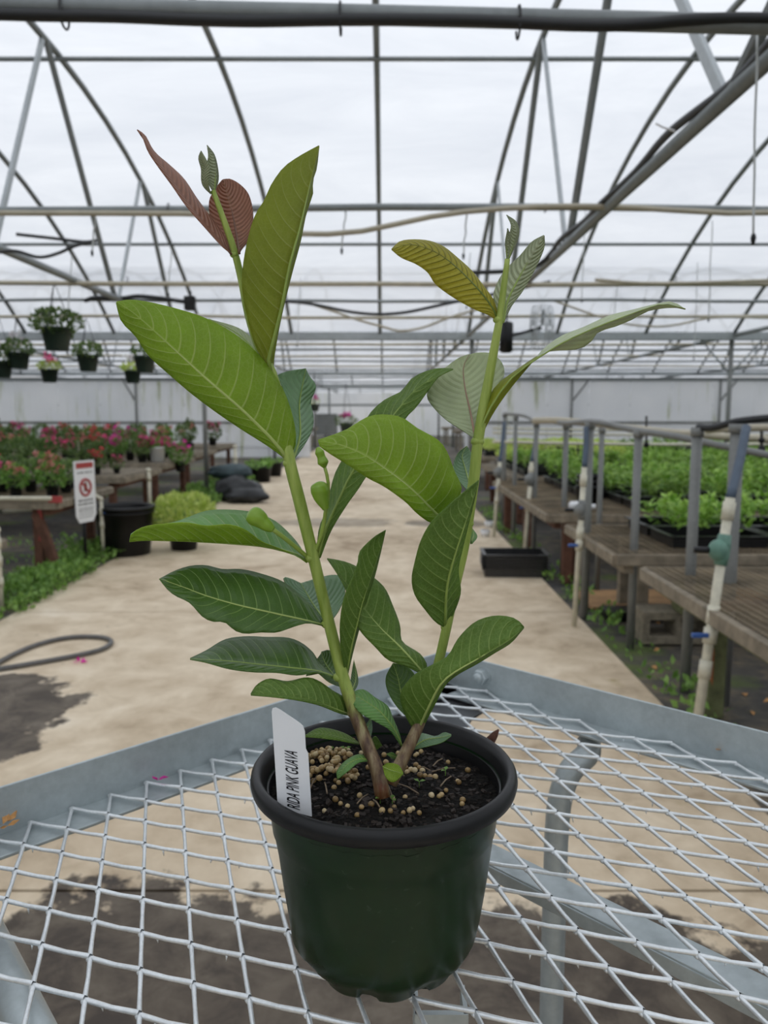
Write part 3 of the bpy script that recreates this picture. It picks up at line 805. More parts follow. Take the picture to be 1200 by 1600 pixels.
leaf([(746, 690), (757, 655), (778, 618), (805, 585), (840, 560), (880, 535), (930, 512), (985, 491), (1035, 475), (1071, 483)],
     [(744, 690), (749, 660), (760, 628), (778, 601), (800, 584), (838, 558), (860, 549), (902, 546), (922, 536), (935, 519), (960, 511), (987, 500), (1014, 486), (1050, 481), (1071, 484)],
     [(748, 690), (758, 668), (772, 642), (792, 613), (812, 588), (836, 560), (850, 544), (876, 525), (911, 511), (951, 493), (987, 484), (1023, 475), (1050, 471), (1071, 483)],
     (0, -.010, .010), .014, .012, 'u', 'lf_grey', 'lf_olive', 'rib_g', .0007, 0, label='long twisting leaf reaching right, silvery beyond the twist')
leaf([(743, 686), (735, 644), (727, 608), (724, 575), (733, 554)],
     [(742, 686), (722, 672), (695, 654), (673, 631), (667, 615), (676, 590), (695, 575), (715, 560), (733, 553)],
     [(744, 686), (754, 662), (764, 637), (778, 611), (788, 585), (784, 566), (767, 552), (745, 551), (733, 554)],
     (0, .016, .026), .006, .010, 'u', 'lf_grey', 'lf_darku', 'rib_p', .0008, .002, label='round silvery leaf with pinkish midrib behind the right stem')
leaf([(690, 812), (645, 767), (607, 737), (569, 712), (531, 696), (497, 690)],
     [(690, 812), (712, 785), (721, 763), (709, 735), (698, 706), (683, 687), (651, 669), (632, 655), (612, 649), (584, 649), (565, 657), (543, 671), (521, 680), (497, 688)],
     [(690, 815), (673, 817), (651, 802), (632, 783), (600, 760), (575, 747), (543, 726), (515, 709), (499, 697), (497, 690)],
     (-.012, -.042, -.060), .016, -.004, 'd', 'lf_mid', 'lf_bright', 'rib_k', .0012, .002, label='broad bright leaf across the middle, pale veins')
leaf([(695, 980), (698, 918), (709, 873), (721, 835), (733, 797), (747, 751)],
     [(693, 980), (680, 972), (664, 953), (648, 930), (643, 905), (648, 877), (657, 845), (673, 816), (695, 794), (721, 771), (747, 750)],
     [(697, 980), (704, 968), (715, 943), (720, 921), (716, 890), (722, 860), (730, 826), (740, 785), (747, 751)],
     (0, -.030, -.026), -.012, .012, 'd', 'lf_mid', 'lf_darku', 'rib_g', .0012, .002, label='dark folded leaf hugging the right stem')
leaf([(738, 770), (728, 735), (722, 712), (730, 697)], [(734, 770), (715, 748), (708, 730), (716, 708), (730, 697)], [(742, 770), (740, 735), (738, 712), (730, 697)],
     (0, .03, .045), 0, .005, 'u', 'lf_greyd', 'lf_darku', 'rib_g', .0007, .001)
leaf([(737, 845), (740, 836), (737, 824)], [(735, 850), (733, 838), (737, 824)], [(738, 850), (746, 838), (737, 824)], (0, .01, .015), 0, 0, 'u', 'lf_mid', 'lf_darku', 'rib_g', .0004, 0, name='bud_leaf', N=10, K=3)
# --- long leaf from the left stem going up behind the broad one
leaf([(497, 872), (508, 830), (530, 780), (552, 735), (585, 690), (618, 645), (655, 605), (708, 577)],
     [(495, 872), (499, 826), (511, 797), (516, 769), (524, 740), (537, 716), (560, 680), (577, 648), (600, 626), (629, 611), (639, 596), (657, 584), (683, 576), (708, 577)],
     [(501, 872), (518, 829), (543, 788), (559, 766), (573, 744), (605, 700), (634, 654), (651, 636), (667, 614), (686, 589), (708, 578)],
     (0, .006, .012), .014, -.002, 'd', 'lf_dark', 'lf_darku', 'rib_g', .0011, .001, label='long dark leaf passing behind the broad bright one')
# --- left side leaves
leaf([(480, 878), (462, 866), (414, 854), (370, 850), (322, 847), (275, 845), (227, 844), (202, 846)],
     [(480, 874), (468, 852), (449, 830), (427, 812), (395, 800), (357, 796), (322, 798), (291, 809), (270, 816), (240, 822), (208, 830), (202, 845)],
     [(480, 878), (455, 864), (425, 852), (408, 845), (383, 827), (357, 819), (322, 821), (291, 816), (259, 818), (227, 822), (206, 833), (202, 846)],
     (0, -.016, -.030), .030, -.012, 'u', 'lf_mid', 'lf_bright', 'rib_g', .0010, 0, label='folded leaf with a green fruit lying over it')
leaf([(507, 977), (471, 968), (427, 958), (370, 945), (322, 931), (288, 918), (249, 904)],
     [(507, 975), (493, 953), (471, 931), (443, 909), (408, 896), (376, 889), (348, 889), (322, 883), (297, 884), (272, 892), (249, 904)],
     [(507, 978), (481, 973), (459, 979), (433, 988), (408, 988), (383, 990), (367, 985), (351, 972), (332, 971), (316, 963), (297, 942), (275, 931), (262, 921), (249, 904)],
     (0, -.022, -.030), .022, -.012, 'u', 'lf_dark', 'lf_darku', 'rib_k', .0008, .001, label='wide dark leaf with wavy lower edge')
leaf([(526, 1060), (497, 1049), (449, 1043), (402, 1038), (357, 1033), (297, 1029)],
     [(526, 1058), (500, 1036), (490, 1020), (471, 1004), (449, 996), (417, 995), (383, 994), (351, 999), (322, 1016), (297, 1028)],
     [(526, 1062), (497, 1051), (465, 1055), (433, 1051), (395, 1050), (357, 1045), (322, 1035), (297, 1030)],
     (0, -.020, -.030), .026, -.008, 'u', 'lf_dark', 'lf_darku', 'rib_g', .0008, .001)
leaf([(551, 1118), (528, 1110), (497, 1098), (465, 1091), (427, 1086), (392, 1086)],
     [(551, 1116), (541, 1093), (519, 1079), (497, 1064), (478, 1059), (449, 1065), (421, 1061), (402, 1070), (392, 1085)],
     [(551, 1120), (528, 1114), (497, 1102), (465, 1095), (427, 1090), (392, 1087)],
     (0, -.028, -.040), .012, -.003, 'd', 'lf_dark', 'lf_darku', 'rib_k', .0009, .001)
leaf([(512, 975), (490, 945), (478, 925), (470, 911)], [(508, 972), (480, 950), (455, 925), (443, 903), (455, 904), (470, 911)], [(516, 972), (530, 952), (539, 928), (534, 903), (520, 898), (497, 903), (470, 911)],
     (0, .03, .05), 0, .012, 'u', 'lf_greyd', 'lf_darku', 'rib_g', .0008, .002)
leaf([(541, 1054), (548, 1015), (557, 978), (567, 938), (579, 903), (590, 868), (602, 828)],
     [(539, 1054), (532, 1010), (531, 972), (537, 934), (550, 902), (559, 877), (562, 861), (584, 839), (602, 828)],
     [(543, 1054), (552, 1015), (562, 978), (571, 942), (583, 907), (593, 868), (602, 828)],
     (0, -.016, -.012), -.010, .014, 'd', 'lf_dark', 'lf_darku', 'rib_g', .0009, .001)
leaf([(665, 1056), (628, 1014), (592, 979), (564, 945), (540, 912), (511, 873)],
     [(665, 1054), (667, 1040), (656, 1022), (628, 1003), (624, 976), (613, 946), (600, 918), (576, 897), (554, 884), (535, 877), (511, 873)],
     [(663, 1056), (633, 1041), (606, 1031), (587, 1012), (562, 985), (552, 958), (543, 930), (534, 910), (524, 893), (511, 874)],
     (0, -.004, .004), .012, -.004, 'd', 'lf_dark', 'lf_darku', 'rib_k', .0009, .001)
leaf([(653, 1148), (658, 1130), (672, 1100), (689, 1068), (712, 1049), (740, 1033), (770, 1015), (795, 1000), (818, 980)],
     [(651, 1148), (634, 1119), (625, 1090), (631, 1072), (650, 1052), (680, 1036), (700, 1024), (716, 997), (740, 973), (765, 963), (787, 962), (806, 967), (818, 979)],
     [(655, 1148), (663, 1132), (679, 1101), (696, 1070), (716, 1053), (745, 1037), (774, 1019), (798, 1004), (818, 981)],
     (0, -.026, -.010), .004, .008, 'd', 'lf_dark', 'lf_darku', 'rib_k', .0010, .001, label='lower right leaf curving up from the pot')
leaf([(648, 1128), (630, 1095), (622, 1060), (614, 1036)], [(646, 1128), (622, 1106), (606, 1080), (603, 1058), (614, 1036)], [(650, 1128), (650, 1095), (650, 1060), (636, 1042), (614, 1036)],
     (0, .02, .03), 0, 0, 'u', 'lf_dark', 'lf_darku', 'rib_g', .0006, .001)
leaf([(629, 1168), (616, 1140), (594, 1112), (570, 1095), (549, 1082)], [(630, 1168), (624, 1145), (614, 1121), (606, 1103), (587, 1090), (568, 1077), (549, 1081)], [(628, 1168), (610, 1142), (591, 1130), (564, 1115), (551, 1098), (549, 1083)],
     (0, -.008, -.004), .010, -.006, 'u', 'lf_mid', 'lf_darku', 'rib_g', .0006, .001)
leaf([(541, 1075), (522, 1055), (508, 1035), (502, 1018)], [(540, 1075), (515, 1066), (494, 1050), (478, 1055), (502, 1020)], [(544, 1075), (540, 1050), (530, 1030), (515, 1016), (502, 1018)], (0, .02, .035), 0, .005, 'u', 'lf_dark', 'lf_darku', 'rib_g', .0006, .001)
leaf([(548, 1085), (556, 1060), (553, 1030)], [(546, 1085), (548, 1060), (553, 1030)], [(550, 1085), (560, 1065), (553, 1030)], (0, .018, .03), 0, 0, 'u', 'lf_dark', 'lf_darku', 'rib_g', .0005, 0)
# --- small leaves low in the pot
leaf([(560, 1162), (530, 1152), (500, 1147), (476, 1150)], [(560, 1160), (535, 1145), (500, 1138), (476, 1150)], [(560, 1164), (530, 1158), (500, 1154), (476, 1152)], (0, -.014, -.026), .008, -.004, 'd', 'lf_dark', 'lf_darku', 'rib_g', .0006, .0005, N=18, K=4, shift=-.006)
leaf([(581, 1188), (560, 1186), (540, 1197), (527, 1218)], [(580, 1187), (562, 1178), (540, 1188), (526, 1205), (527, 1218)], [(581, 1189), (560, 1192), (545, 1204), (527, 1218)], (0, -.012, -.016), .006, -.004, 'u', 'lf_mid', 'lf_darku', 'rib_g', .0005, .0005, N=18, K=4, shift=-.012)
leaf([(598, 1198), (612, 1204), (630, 1208)], [(598, 1197), (606, 1192), (622, 1195), (630, 1207)], [(598, 1199), (603, 1215), (615, 1222), (630, 1209)], (0, -.006, -.010), .003, -.003, 'u', 'lf_bright', 'lf_darku', 'rib_g', .0004, .0005, N=16, K=4, shift=-.022)
leaf([(643, 1170), (664, 1156), (690, 1152), (705, 1148)], [(642, 1169), (655, 1146), (680, 1150), (694, 1144), (705, 1147)], [(644, 1172), (668, 1166), (690, 1160), (705, 1150)], (0, .004, .006), .006, -.004, 'u', 'lf_greyd', 'lf_darku', 'rib_g', .0005, .0006, N=18, K=4)
leaf([(574, 1160), (572, 1145), (580, 1122)], [(572, 1160), (566, 1142), (580, 1121)], [(577, 1160), (582, 1140), (580, 1122)], (0, .01, .016), 0, .002, 'u', 'lf_greyd', 'lf_darku', 'rib_g', .0004, 0, N=14, K=3)
leaf([(578, 1160), (588, 1162), (597, 1164)], [(578, 1158), (587, 1150), (597, 1164)], [(578, 1162), (586, 1172), (597, 1165)], (0, .004, .006), 0, .0, 'd', 'lf_mid', 'lf_darku', 'rib_g', .0004, .0004, N=14, K=3)
leaf([(624, 1186), (614, 1181), (604, 1178)], [(624, 1184), (614, 1176), (604, 1178)], [(624, 1189), (614, 1186), (604, 1179)], (0, -.004, -.006), 0, .0, 'u', 'lf_mid', 'lf_darku', 'rib_g', .0004, .0, N=14, K=3)

# --- stems
def stem_mat():
    t = NT('guava_stem')
    z = t.n('SeparateXYZ', ins={0: t.pos()}).outputs[2]
    n = t.noise(60, 4, .6, t.n('Mapping', ins={'Vector': t.pos(), 'Scale': (3, 3, .5)}).outputs[0])
    h = t.math('ADD', t.math('SUBTRACT', z, SZ), t.math('MULTIPLY_ADD', n, .05, -.025))
    green = t.ramp(n, [(.3, lin((128, 150, 56))), (.7, lin((168, 184, 92)))])
    bark = t.ramp(n, [(.35, lin((78, 54, 42))), (.5, lin((120, 98, 70))), (.65, lin((158, 142, 108)))])
    c = t.mix(t.n('MapRange', ins={0: h, 1: .050, 2: .072}).outputs[0], bark, green)
    foot = t.n('MapRange', ins={0: h, 1: .016, 2: .004}).outputs[0]
    c = t.mix(t.math('MULTIPLY', foot, .7), c, lin((120, 66, 30)))
    pr = t.n('BsdfPrincipled', ins={'Base Color': c, 'Roughness': .5, 'Normal': t.bump(n, .5, .002)})
    return t.end(pr.outputs[0])
M['stem'] = stem_mat()
def stem(pts, rads, name='stem', parent=plant):
    n = 60
    P = cr([(x, y, d) for x, y, d in pts], n)
    Pw = [at(p.x, p.y, Y0 + p.z / 1000.) for p in P]
    rr = []
    for i in range(n):
        f = i / (n - 1) * (len(rads) - 1); k = min(int(f), len(rads) - 2); rr.append(rads[k] + (rads[k + 1] - rads[k]) * (f - k))
    mb = MB(); nn = 16
    mb.tube(Pw, rr, nn)
    # four soft ridges, as on young square stems
    for i in range(n):
        for k in range(nn):
            v = mb.v[i * nn + k]; q = .90 + .16 * abs(math.cos(2 * (2 * PI * k / nn) + .6)) * (i / n) ** .5
            mb.v[i * nn + k] = Pw[i] + (v - Pw[i]) * q
    return mb.build(name, M['stem'], parent, True), Pw
st1, P1 = stem([(598, 1246, -20), (590, 1205, -16), (574, 1165, -12), (556, 1118, -8), (538, 1065, -4), (522, 1005, -2), (506, 940, 0), (493, 885, 0), (480, 832, 0), (466, 775, 0), (453, 724, 0), (442, 660, 4), (427, 590, 2), (404, 540, 4), (388, 490, 6), (378, 440, 4), (366, 392, 2), (350, 345, 0), (333, 298, 0)],
     [.0052, .0044, .0042, .0038, .0036, .0036, .0038, .0037, .0034, .0030, .0026, .0022, .0019, .0014])
st2, P2 = stem([(610, 1225, -14), (632, 1180, -8), (652, 1138, -4), (670, 1090, 0), (684, 1040, 0), (694, 998, 0), (703, 955, 0), (713, 905, 0), (724, 855, 0), (733, 800, 0), (741, 745, 0), (746, 695, 0), (755, 640, 0), (766, 580, 0), (775, 530, 0), (782, 490, 0), (787, 450, 0), (793, 405, 0)],
     [.0046, .0042, .0036, .0032, .0031, .0032, .0036, .0036, .0034, .0033, .0032, .0028, .0024, .0020, .0015])
for (x, y, d, r) in ((452, 724, 0, .0040), (487, 872, 0, .0042), (511, 975, 0, .0038), (530, 1058, -3, .0040), (552, 1114, -7, .0040), (366, 398, 2, .0026), (424, 588, 2, .0026)):
    MB().ball(at(x, y, Y0 + d / 1000), r, 12, 8, (1, .9, .75)).build('node_collar', M['stem'], st1, True)
for (x, y, d, r) in ((746, 690, 0, .0041), (778, 500, 0, .0030), (731, 818, 0, .0037), (697, 980, 0, .0034), (663, 1108, 0, .0033)):
    MB().ball(at(x, y, Y0 + d / 1000), r, 12, 8, (1, .9, .75)).build('node_collar', M['stem'], st2, True)

# --- small fruits on stalks
M['fruit'] = simple('green_fruit', lin((126, 160, 46)), .35, 0, 40, .18, .1)
M['stalk'] = simple('fruit_stalk', lin((150, 172, 78)), .45, 0, 60, .1)
def fruit(pts, rads, stalk, d, srad=.0013):
    P = [at(x, y, Y0 + d) for x, y in pts]
    n = 44; Q = cr(P, n); rr = []
    acc = [0]
    for a_, b_ in zip(P, P[1:]): acc.append(acc[-1] + (b_ - a_).length)
    for i in range(n):
        d_ = acc[-1] * i / (n - 1); k = 0
        while k < len(acc) - 2 and acc[k + 1] < d_: k += 1
        rr.append(rads[k] + (rads[k + 1] - rads[k]) * (d_ - acc[k]) / (acc[k + 1] - acc[k]))
    for _ in range(4): rr = [rr[0]] + [(rr[i - 1] + 2 * rr[i] + rr[i + 1]) / 4 for i in range(1, n - 1)] + [rr[-1]]
    o = MB().tube(Q, rr, 16).build('fruit', M['fruit'], plant, True)
    S = [at(x, y, Y0 + dd) for x, y, dd in stalk]
    MB().tube(cr(S, 12), srad, 8).build('fruit_stalk', M['stalk'], o, True)
fruit([(388.4, 799.5), (388.9, 799.9), (390.6, 801), (394, 803.5), (399, 807), (405, 811), (412, 817), (420, 823), (427, 828)], [.0012, .0028, .0044, .0054, .0058, .0054, .0042, .0035, .0018], [(426, 827, -.020), (450, 845, -.012), (480, 870, 0)], -.020, .0014)
fruit([(497, 752.6), (497.2, 753.2), (497.8, 755.5), (498.6, 760), (500, 768), (502, 777), (506, 787), (509, 796)], [.0012, .0026, .0041, .0051, .0054, .0045, .0033, .0018], [(509, 795, -.01), (504, 830, -.004), (490, 868, 0)], -.012, .0011)
fruit([(496, 699), (499, 706), (502, 714), (505, 723), (507, 730)], [.0010, .0028, .0024, .0034, .0012], [(507, 729, -.008), (512, 748, -.008), (513, 770, -.006), (509, 800, -.004), (493, 868, 0)], -.008, .0010)

# --- tiny weed seedlings on the soil
for i, (x, y) in enumerate(((655, 1232), (696, 1214), (717, 1165), (594, 1258), (613, 1258), (540, 1176), (518, 1172), (628, 1142))):
    b = onz(x, y, SZ + .003); b.z = soil_z(b.x, b.y)
    w_ = thing('weed_seedling', 'tiny two-leaved weed seedling sprouting from the potting soil', 'seedling', b, 'weed seedlings in the pot')
    MB().tube([b - Vector((0, 0, .002)), b + Vector((0, 0, .004))], .0003, 5).build('stalk', M['fol_mid'], w_)
    for k in range(2):
        a = i * 1.3 + k * 2.6; d = Vector((math.cos(a), math.sin(a), .35))
        MB().leafq(b + Vector((0, 0, .0038)), d, Vector((-d.y, d.x, 0)), .0042, .0030).build('seed_leaf', M['fol_mid'], w_)
# ------------------------------------------------------------------ overhead pipes, hoses and cables
def sag(a, b, s_, n=14, wob=0, seed=0):
    a, b = Vector(a), Vector(b); r = random.Random(seed)
    return [a.lerp(b, i / n) + Vector((0, 0, -s_ * 4 * (i / n) * (1 - i / n) + (r.uniform(-wob, wob) if 0 < i < n else 0))) for i in range(n + 1)]
PZ = 2.43
def hang_pipe(y, r, mat, label, hooks=(), z=PZ, x0=-13.5, x1=13.5, name='water_pipe', s_=.0, group=None):
    o = thing(name, label, 'pipe', (0, y, z), group)
    MB().tube(sag((x0, y, z), (x1, y, z), s_, 24, .012, int(y * 10)), r, 10).build('pipe', M[mat], o, True)
    for hx in hooks:
        MB().tube([(hx, y - r - .004, z - r * 1.2), (hx, y - r - .004, z + r), (hx, y, z + r + .008), (hx, y + r + .004, z + r), (hx, y + r, z - .02)], .003, 5).build('pipe_clip', M['wire'], o)
    return o
# thick pipe right overhead with a black hose strapped under it
p0, p1 = at(-60, 8, 2.42), at(1260, 40, 2.42)
d = (p1 - p0).normalized()
o = thing('overhead_pipe', 'thick dark steel pipe crossing the top of the picture', 'pipe', (0, 2.42, PZ))
MB().tube([p0 - d * 6, p0 - d * .5, p0, p1, p1 + d * .5, p1 + d * 6], .0265, 16).build('pipe', M['steel'], o, True)
for x in (100, 532, 810):
    c = at(x, 12 + x * .022, 2.42)
    MB().tube([c + Vector((.0, math.cos(a) * .034, math.sin(a) * .034 - (.018 if math.sin(a) < 0 else 0))) for a in [i * PI / 7 for i in range(15)]], .0035, 5).build('wire_tie', M['wire'], o)
pts = [at(x, y, 2.40) for x, y in ((-700, 22), (-60, 22), (60, 24), (180, 26), (300, 31), (400, 33), (520, 31), (650, 31), (760, 33), (860, 38), (930, 40), (1000, 38), (1100, 30), (1260, 30), (1900, 40))]
tag(MB().tube(cr(pts, 60), .0165, 10).build('black_hose', M['blackrub'], None, True), 'black hose strapped beneath the thick overhead pipe', 'hose')
hx = [-6.2, -4.4, -2.5, -1.2, .9, 2.2, 3.6, 5.2]
hang_pipe(4.6, .020, 'steel', 'grey pipe over the bronze leaves with a beige tube resting on it', [v for v in hx])
hang_pipe(7.0, .021, 'pvc_beige', 'beige pipe crossing behind the tall olive leaf', [v + .3 for v in hx], s_=.03)
hang_pipe(8.25, .016, 'steel', 'thin grey pipe carrying the black junction box', [v * 1.2 for v in hx])
hang_pipe(9.45, .018, 'pvc_beige', 'beige pipe just in front of the long pale gutter', [v * 1.3 for v in hx], s_=.02)
for i, y in enumerate((13.4, 14.6, 16.2, 17.8, 19.6, 21.3)):
    hang_pipe(y, .022, 'steel' if i % 2 else 'pvc_beige', 'irrigation pipe under the roof between the pale gutter and the back wall', [], group='pipes of the second bay', x0=-13.5, x1=13.5)
for i, y in enumerate((26.0, 29.5, 32.5, 37.5, 41)):
    hang_pipe(y, .026, 'steel', 'pipe under the far roof beyond the wall opening', [], group='pipes of the far bays', x0=-5, x1=6)
# beige tube over pipe 4.6, drooping in the middle
pts = [(-6.5, 4.55, PZ - .03), (-1.6, 4.56, PZ - .035), (-.95, 4.55, PZ - .045)] + [at(x, y, 4.55) for x, y in ((330, 340), (430, 362), (500, 366), (560, 362), (620, 350), (700, 334), (800, 325), (900, 322), (1000, 325), (1100, 331), (1230, 332))] + [(6.5, 4.55, PZ + .03)]
tag(MB().tube(cr(pts, 70), .015, 9).build('beige_tube', M['pvc_beige'], None, True), 'beige flexible tube drooping below the grey pipe in mid picture', 'tube')
pts = [at(x, y, 9.3) for x, y in ((470, 470), (520, 486), (560, 500), (600, 511), (625, 517), (660, 512), (700, 497), (740, 485), (800, 470))]
tag(MB().tube(cr(pts, 40), .014, 8).build('beige_tube', M['pvc_beige'], None, True), 'beige tube sagging in a shallow bow before the pale gutter', 'tube')
pts = [at(x, y, 8.2) for x, y in ((430, 470), (480, 474), (540, 486), (570, 490), (600, 491), (640, 487), (700, 474), (760, 462), (860, 440))]
tag(MB().tube(cr(pts, 40), .016, 8).build('black_cable', M['blackrub'], None, True), 'black cable bowing down between the two shoots', 'cable')
pts = [at(x, y, 9.0) for x, y in ((860, 468), (960, 502), (1020, 510), (1060, 507), (1120, 496), (1240, 498))]
tag(MB().tube(cr(pts, 40), .012, 8).build('beige_tube', M['pvc_beige'], None, True), 'beige tube sagging behind the tip of the long right leaf', 'tube')
pts = [at(x, y, 6.9) for x, y in ((930, 437), (990, 442), (1040, 443), (1120, 441), (1230, 437))]
tag(MB().tube(cr(pts, 30), .014, 8).build('beige_tube', M['pvc_beige'], None, True), 'beige tube running just under the upper right beige pipe', 'tube')
# black cable along the right bottom chord
pts = []
for i in range(24):
    y = 1.6 + i * .19
    pts.append((1.24 - .02 + .012 * math.sin(i * 1.1), y, 2.43 + .038 + .012 * math.sin(i * .7)))
for q in ((1.16, 6.1, 2.40), (1.0, 6.2, 2.37), (.5, 6.2, 2.35)): pts.append(q)
tag(MB().tube(cr(pts, 90), .017, 8).build('black_cable', M['blackrub'], None, True), 'black cable tied along the sloping pipe at upper right', 'cable')
tie = at(1055, 205, 3.35)
tag(MB().tube([tie, tie + Vector((-.05, 0, .015)), tie + Vector((-.08, 0, .03))], .004, 5).build('cable_tie', M['white']), 'pale loose cable tie end on the sloping pipe', 'cable tie')
# cables on the left chord
pts = [at(x, y, Y) for x, y, Y in ((-30, 400, 5.2), (20, 392, 5.3), (60, 402, 5.3), (90, 396, 5.4), (118, 384, 5.4), (150, 376, 5.45), (130, 378, 5.5), (80, 372, 5.5), (25, 366, 5.4))]
tag(MB().tube(cr(pts, 50), .011, 7).build('black_cable', M['blackrub'], None, True), 'black cable looped at the sloping pipe at upper left', 'cable')
pts = [at(x, y, 8.2) for x, y in ((132, 470), (150, 465), (190, 466), (215, 463), (250, 466), (290, 472))]
tag(MB().tube(cr(pts, 30), .022, 7).build('black_cable', M['blackrub'], None, True), 'black cable end hanging over the baskets on the left', 'cable')
c = at(297, 474, 8.15)
jb = thing('junction_box', 'small black junction box hung on a thin pipe above the big left leaf', 'junction box', c)
MB().box(c, (.11, .08, .14)).build('box_body', M['black'], jb, False, .01)
MB().box(c + Vector((0, -.045, .02)), (.07, .012, .05)).build('box_lid', M['black'], jb)
MB().tube([c + Vector((0, 0, .06)), c + Vector((.0, .04, .12))], .012, 6).build('cable_gland', M['black'], jb)
# drip wires dangling from the pipes
M['drip'] = simple('pale_drip_tube', lin((190, 194, 192)), .4)
for i, (x, ya, yb, Y) in enumerate(((1183, 50, 372, 2.5), (268, 392, 460, 7.0), (1113, 345, 500, 7.0), (915, 330, 470, 8.2), (735, 395, 480, 8.2), (1090, 410, 560, 9.45), (112, 400, 500, 7.0), (150, 330, 395, 4.6), (540, 330, 392, 4.6), (730, 330, 400, 4.6), (470, 435, 540, 9.4), (965, 440, 500, 8.3))):
    a, b = at(x, ya, Y), at(x - 6, yb, Y)
    dw = thing('drip_line', 'thin drip line hanging %s' % ['in front of everything at upper right', 'left of the tall olive leaf', 'from the right beige pipe', 'above the long right leaf', 'between the two upper right leaves', 'near the gutter at the right', 'above the baskets', 'near the left pipe loop', 'beside the folded bronze leaf on the right', 'left of the right shoot', 'right of the tall olive leaf', 'beyond the long right leaf'][i], 'drip line', b)
    r_ = random.Random(i)
    pts = [a.lerp(b, k / 6) + Vector((r_.uniform(-.004, .004), 0, 0)) * (1 if 0 < k < 6 else 0) for k in range(7)]
    MB().tube(cr(pts, 14), .0035 if Y < 3 else .005, 6).build('tube', M['drip'], dw, True)
    MB().tube([b + Vector((0, 0, .012)), b, b - Vector((0, 0, .02))], [.006, .009, .004], 7).build('dripper', M['black'], dw, True)

# circulation fan
fc_ = at(846, 512, 9.0)
fan = thing('circulation_fan', 'round caged circulation fan with a black motor hung behind the right shoot', 'fan', fc_)
cage = MB()
for q in (-.09, 0, .09):
    for R_ in (.24, .17, .10):
        if q == 0 and R_ != .24: continue
        cage.tube([fc_ + Vector((q, R_ * math.cos(a), R_ * math.sin(a))) for a in [i * PI / 12 for i in range(25)]], .004, 5, False)
for i in range(16):
    a = i * PI / 8
    cage.tube([fc_ + Vector((-.09, 0.03 * math.cos(a), .03 * math.sin(a))), fc_ + Vector((-.09, .24 * math.cos(a), .24 * math.sin(a))), fc_ + Vector((.09, .24 * math.cos(a), .24 * math.sin(a))), fc_ + Vector((.09, .03 * math.cos(a), .03 * math.sin(a)))], .003, 4)
cg = cage.build('cage', M['steel_light'], fan)
RZ = Matrix.Rotation(math.radians(-28), 3, 'Z')
for i in range(3):
    a = i * 2 * PI / 3
    u = Vector((0, math.cos(a), math.sin(a))); v = Vector((.25, -math.sin(a), math.cos(a)))
    MB().bar(fc_ + u * .04, fc_ + u * .21, .10, .006, v.cross(u)).build('blade', M['steel_light'], fan)
mc = at(791, 527, 9.0)
MB().tube([mc + Vector((0, 0, -.17)), mc + Vector((0, 0, -.15)), mc + Vector((0, 0, .15)), mc + Vector((0, 0, .17))], [.05, .075, .075, .05], 14).build('motor', M['black'], fan, True)
MB().bar(mc, fc_, .03, .03).build('motor_bracket', M['black'], fan)
MB().bar(mc + Vector((0, 0, .05)), (mc.x, mc.y, PZ), .02, .02).build('hanger', M['black'], fan)

# ------------------------------------------------------------------ plants: shared foliage meshes
def foliage(name, n, rx, rz, zc, ls, seed, mat, up=.5, flat=.75, sphere=True):
    r = random.Random(seed); m = MB()
    for i in range(n):
        while True:
            p = Vector((r.uniform(-1, 1), r.uniform(-1, 1), r.uniform(-1, 1)))
            if p.length < 1: break
        if sphere: p = p.normalized() * (p.length ** .45)
        c = Vector((p.x * rx, p.y * rx, zc + p.z * rz))
        d = Vector((p.x, p.y, p.z * .6 + up)) + Vector((r.gauss(0, .5), r.gauss(0, .5), r.gauss(0, .4)))
        s_ = Vector((r.gauss(0, 1), r.gauss(0, 1), r.gauss(0, .4)))
        l = ls * r.uniform(.7, 1.3); m.leafq(c, d, s_, l, l * flat)
    return m.mesh(name, mat)
def blossoms(name, n, rx, z0, z1, size, seed, mat):
    r = random.Random(seed); m = MB()
    for i in range(n):
        a = r.random() * 2 * PI; q = rx * math.sqrt(r.random())
        c = Vector((q * math.cos(a), q * math.sin(a), r.uniform(z0, z1)))
        for k in range(r.randint(6, 10)):
            d = Vector((r.gauss(0, 1), r.gauss(0, 1), r.gauss(.3, .7))); m.leafq(c + d * size * .2, d, Vector((r.gauss(0, 1), r.gauss(0, 1), r.gauss(0, 1))), size * r.uniform(.6, 1), size * .8)
    return m.mesh(name, mat)
def stems_mesh(name, n, r0, h, seed, mat):
    r = random.Random(seed); m = MB()
    for i in range(n):
        a = r.random() * 6.28; q = r0 * r.random()
        m.tube([(q * .3 * math.cos(a), q * .3 * math.sin(a), .0), (q * math.cos(a), q * math.sin(a), h)], .004, 4)
    return m.mesh(name, mat)
POTM = MB().lathe([(.055, 0), (.058, .004), (.072, .118), (.078, .12), (.078, .135), (.072, .135), (.066, .02)], 14).mesh('pot', M['black'], True)
def proto(name, cat, label, parts):
    o = thing(name, label, cat, (0, 0, -50))
    for nm, me in parts:
        c = bpy.data.objects.new(nm, me); col.objects.link(c); c.parent = o
    return o
protos = []
def free(o):
    for c in list(o.children): free(c)
    bpy.data.objects.remove(o)
KIND = {}
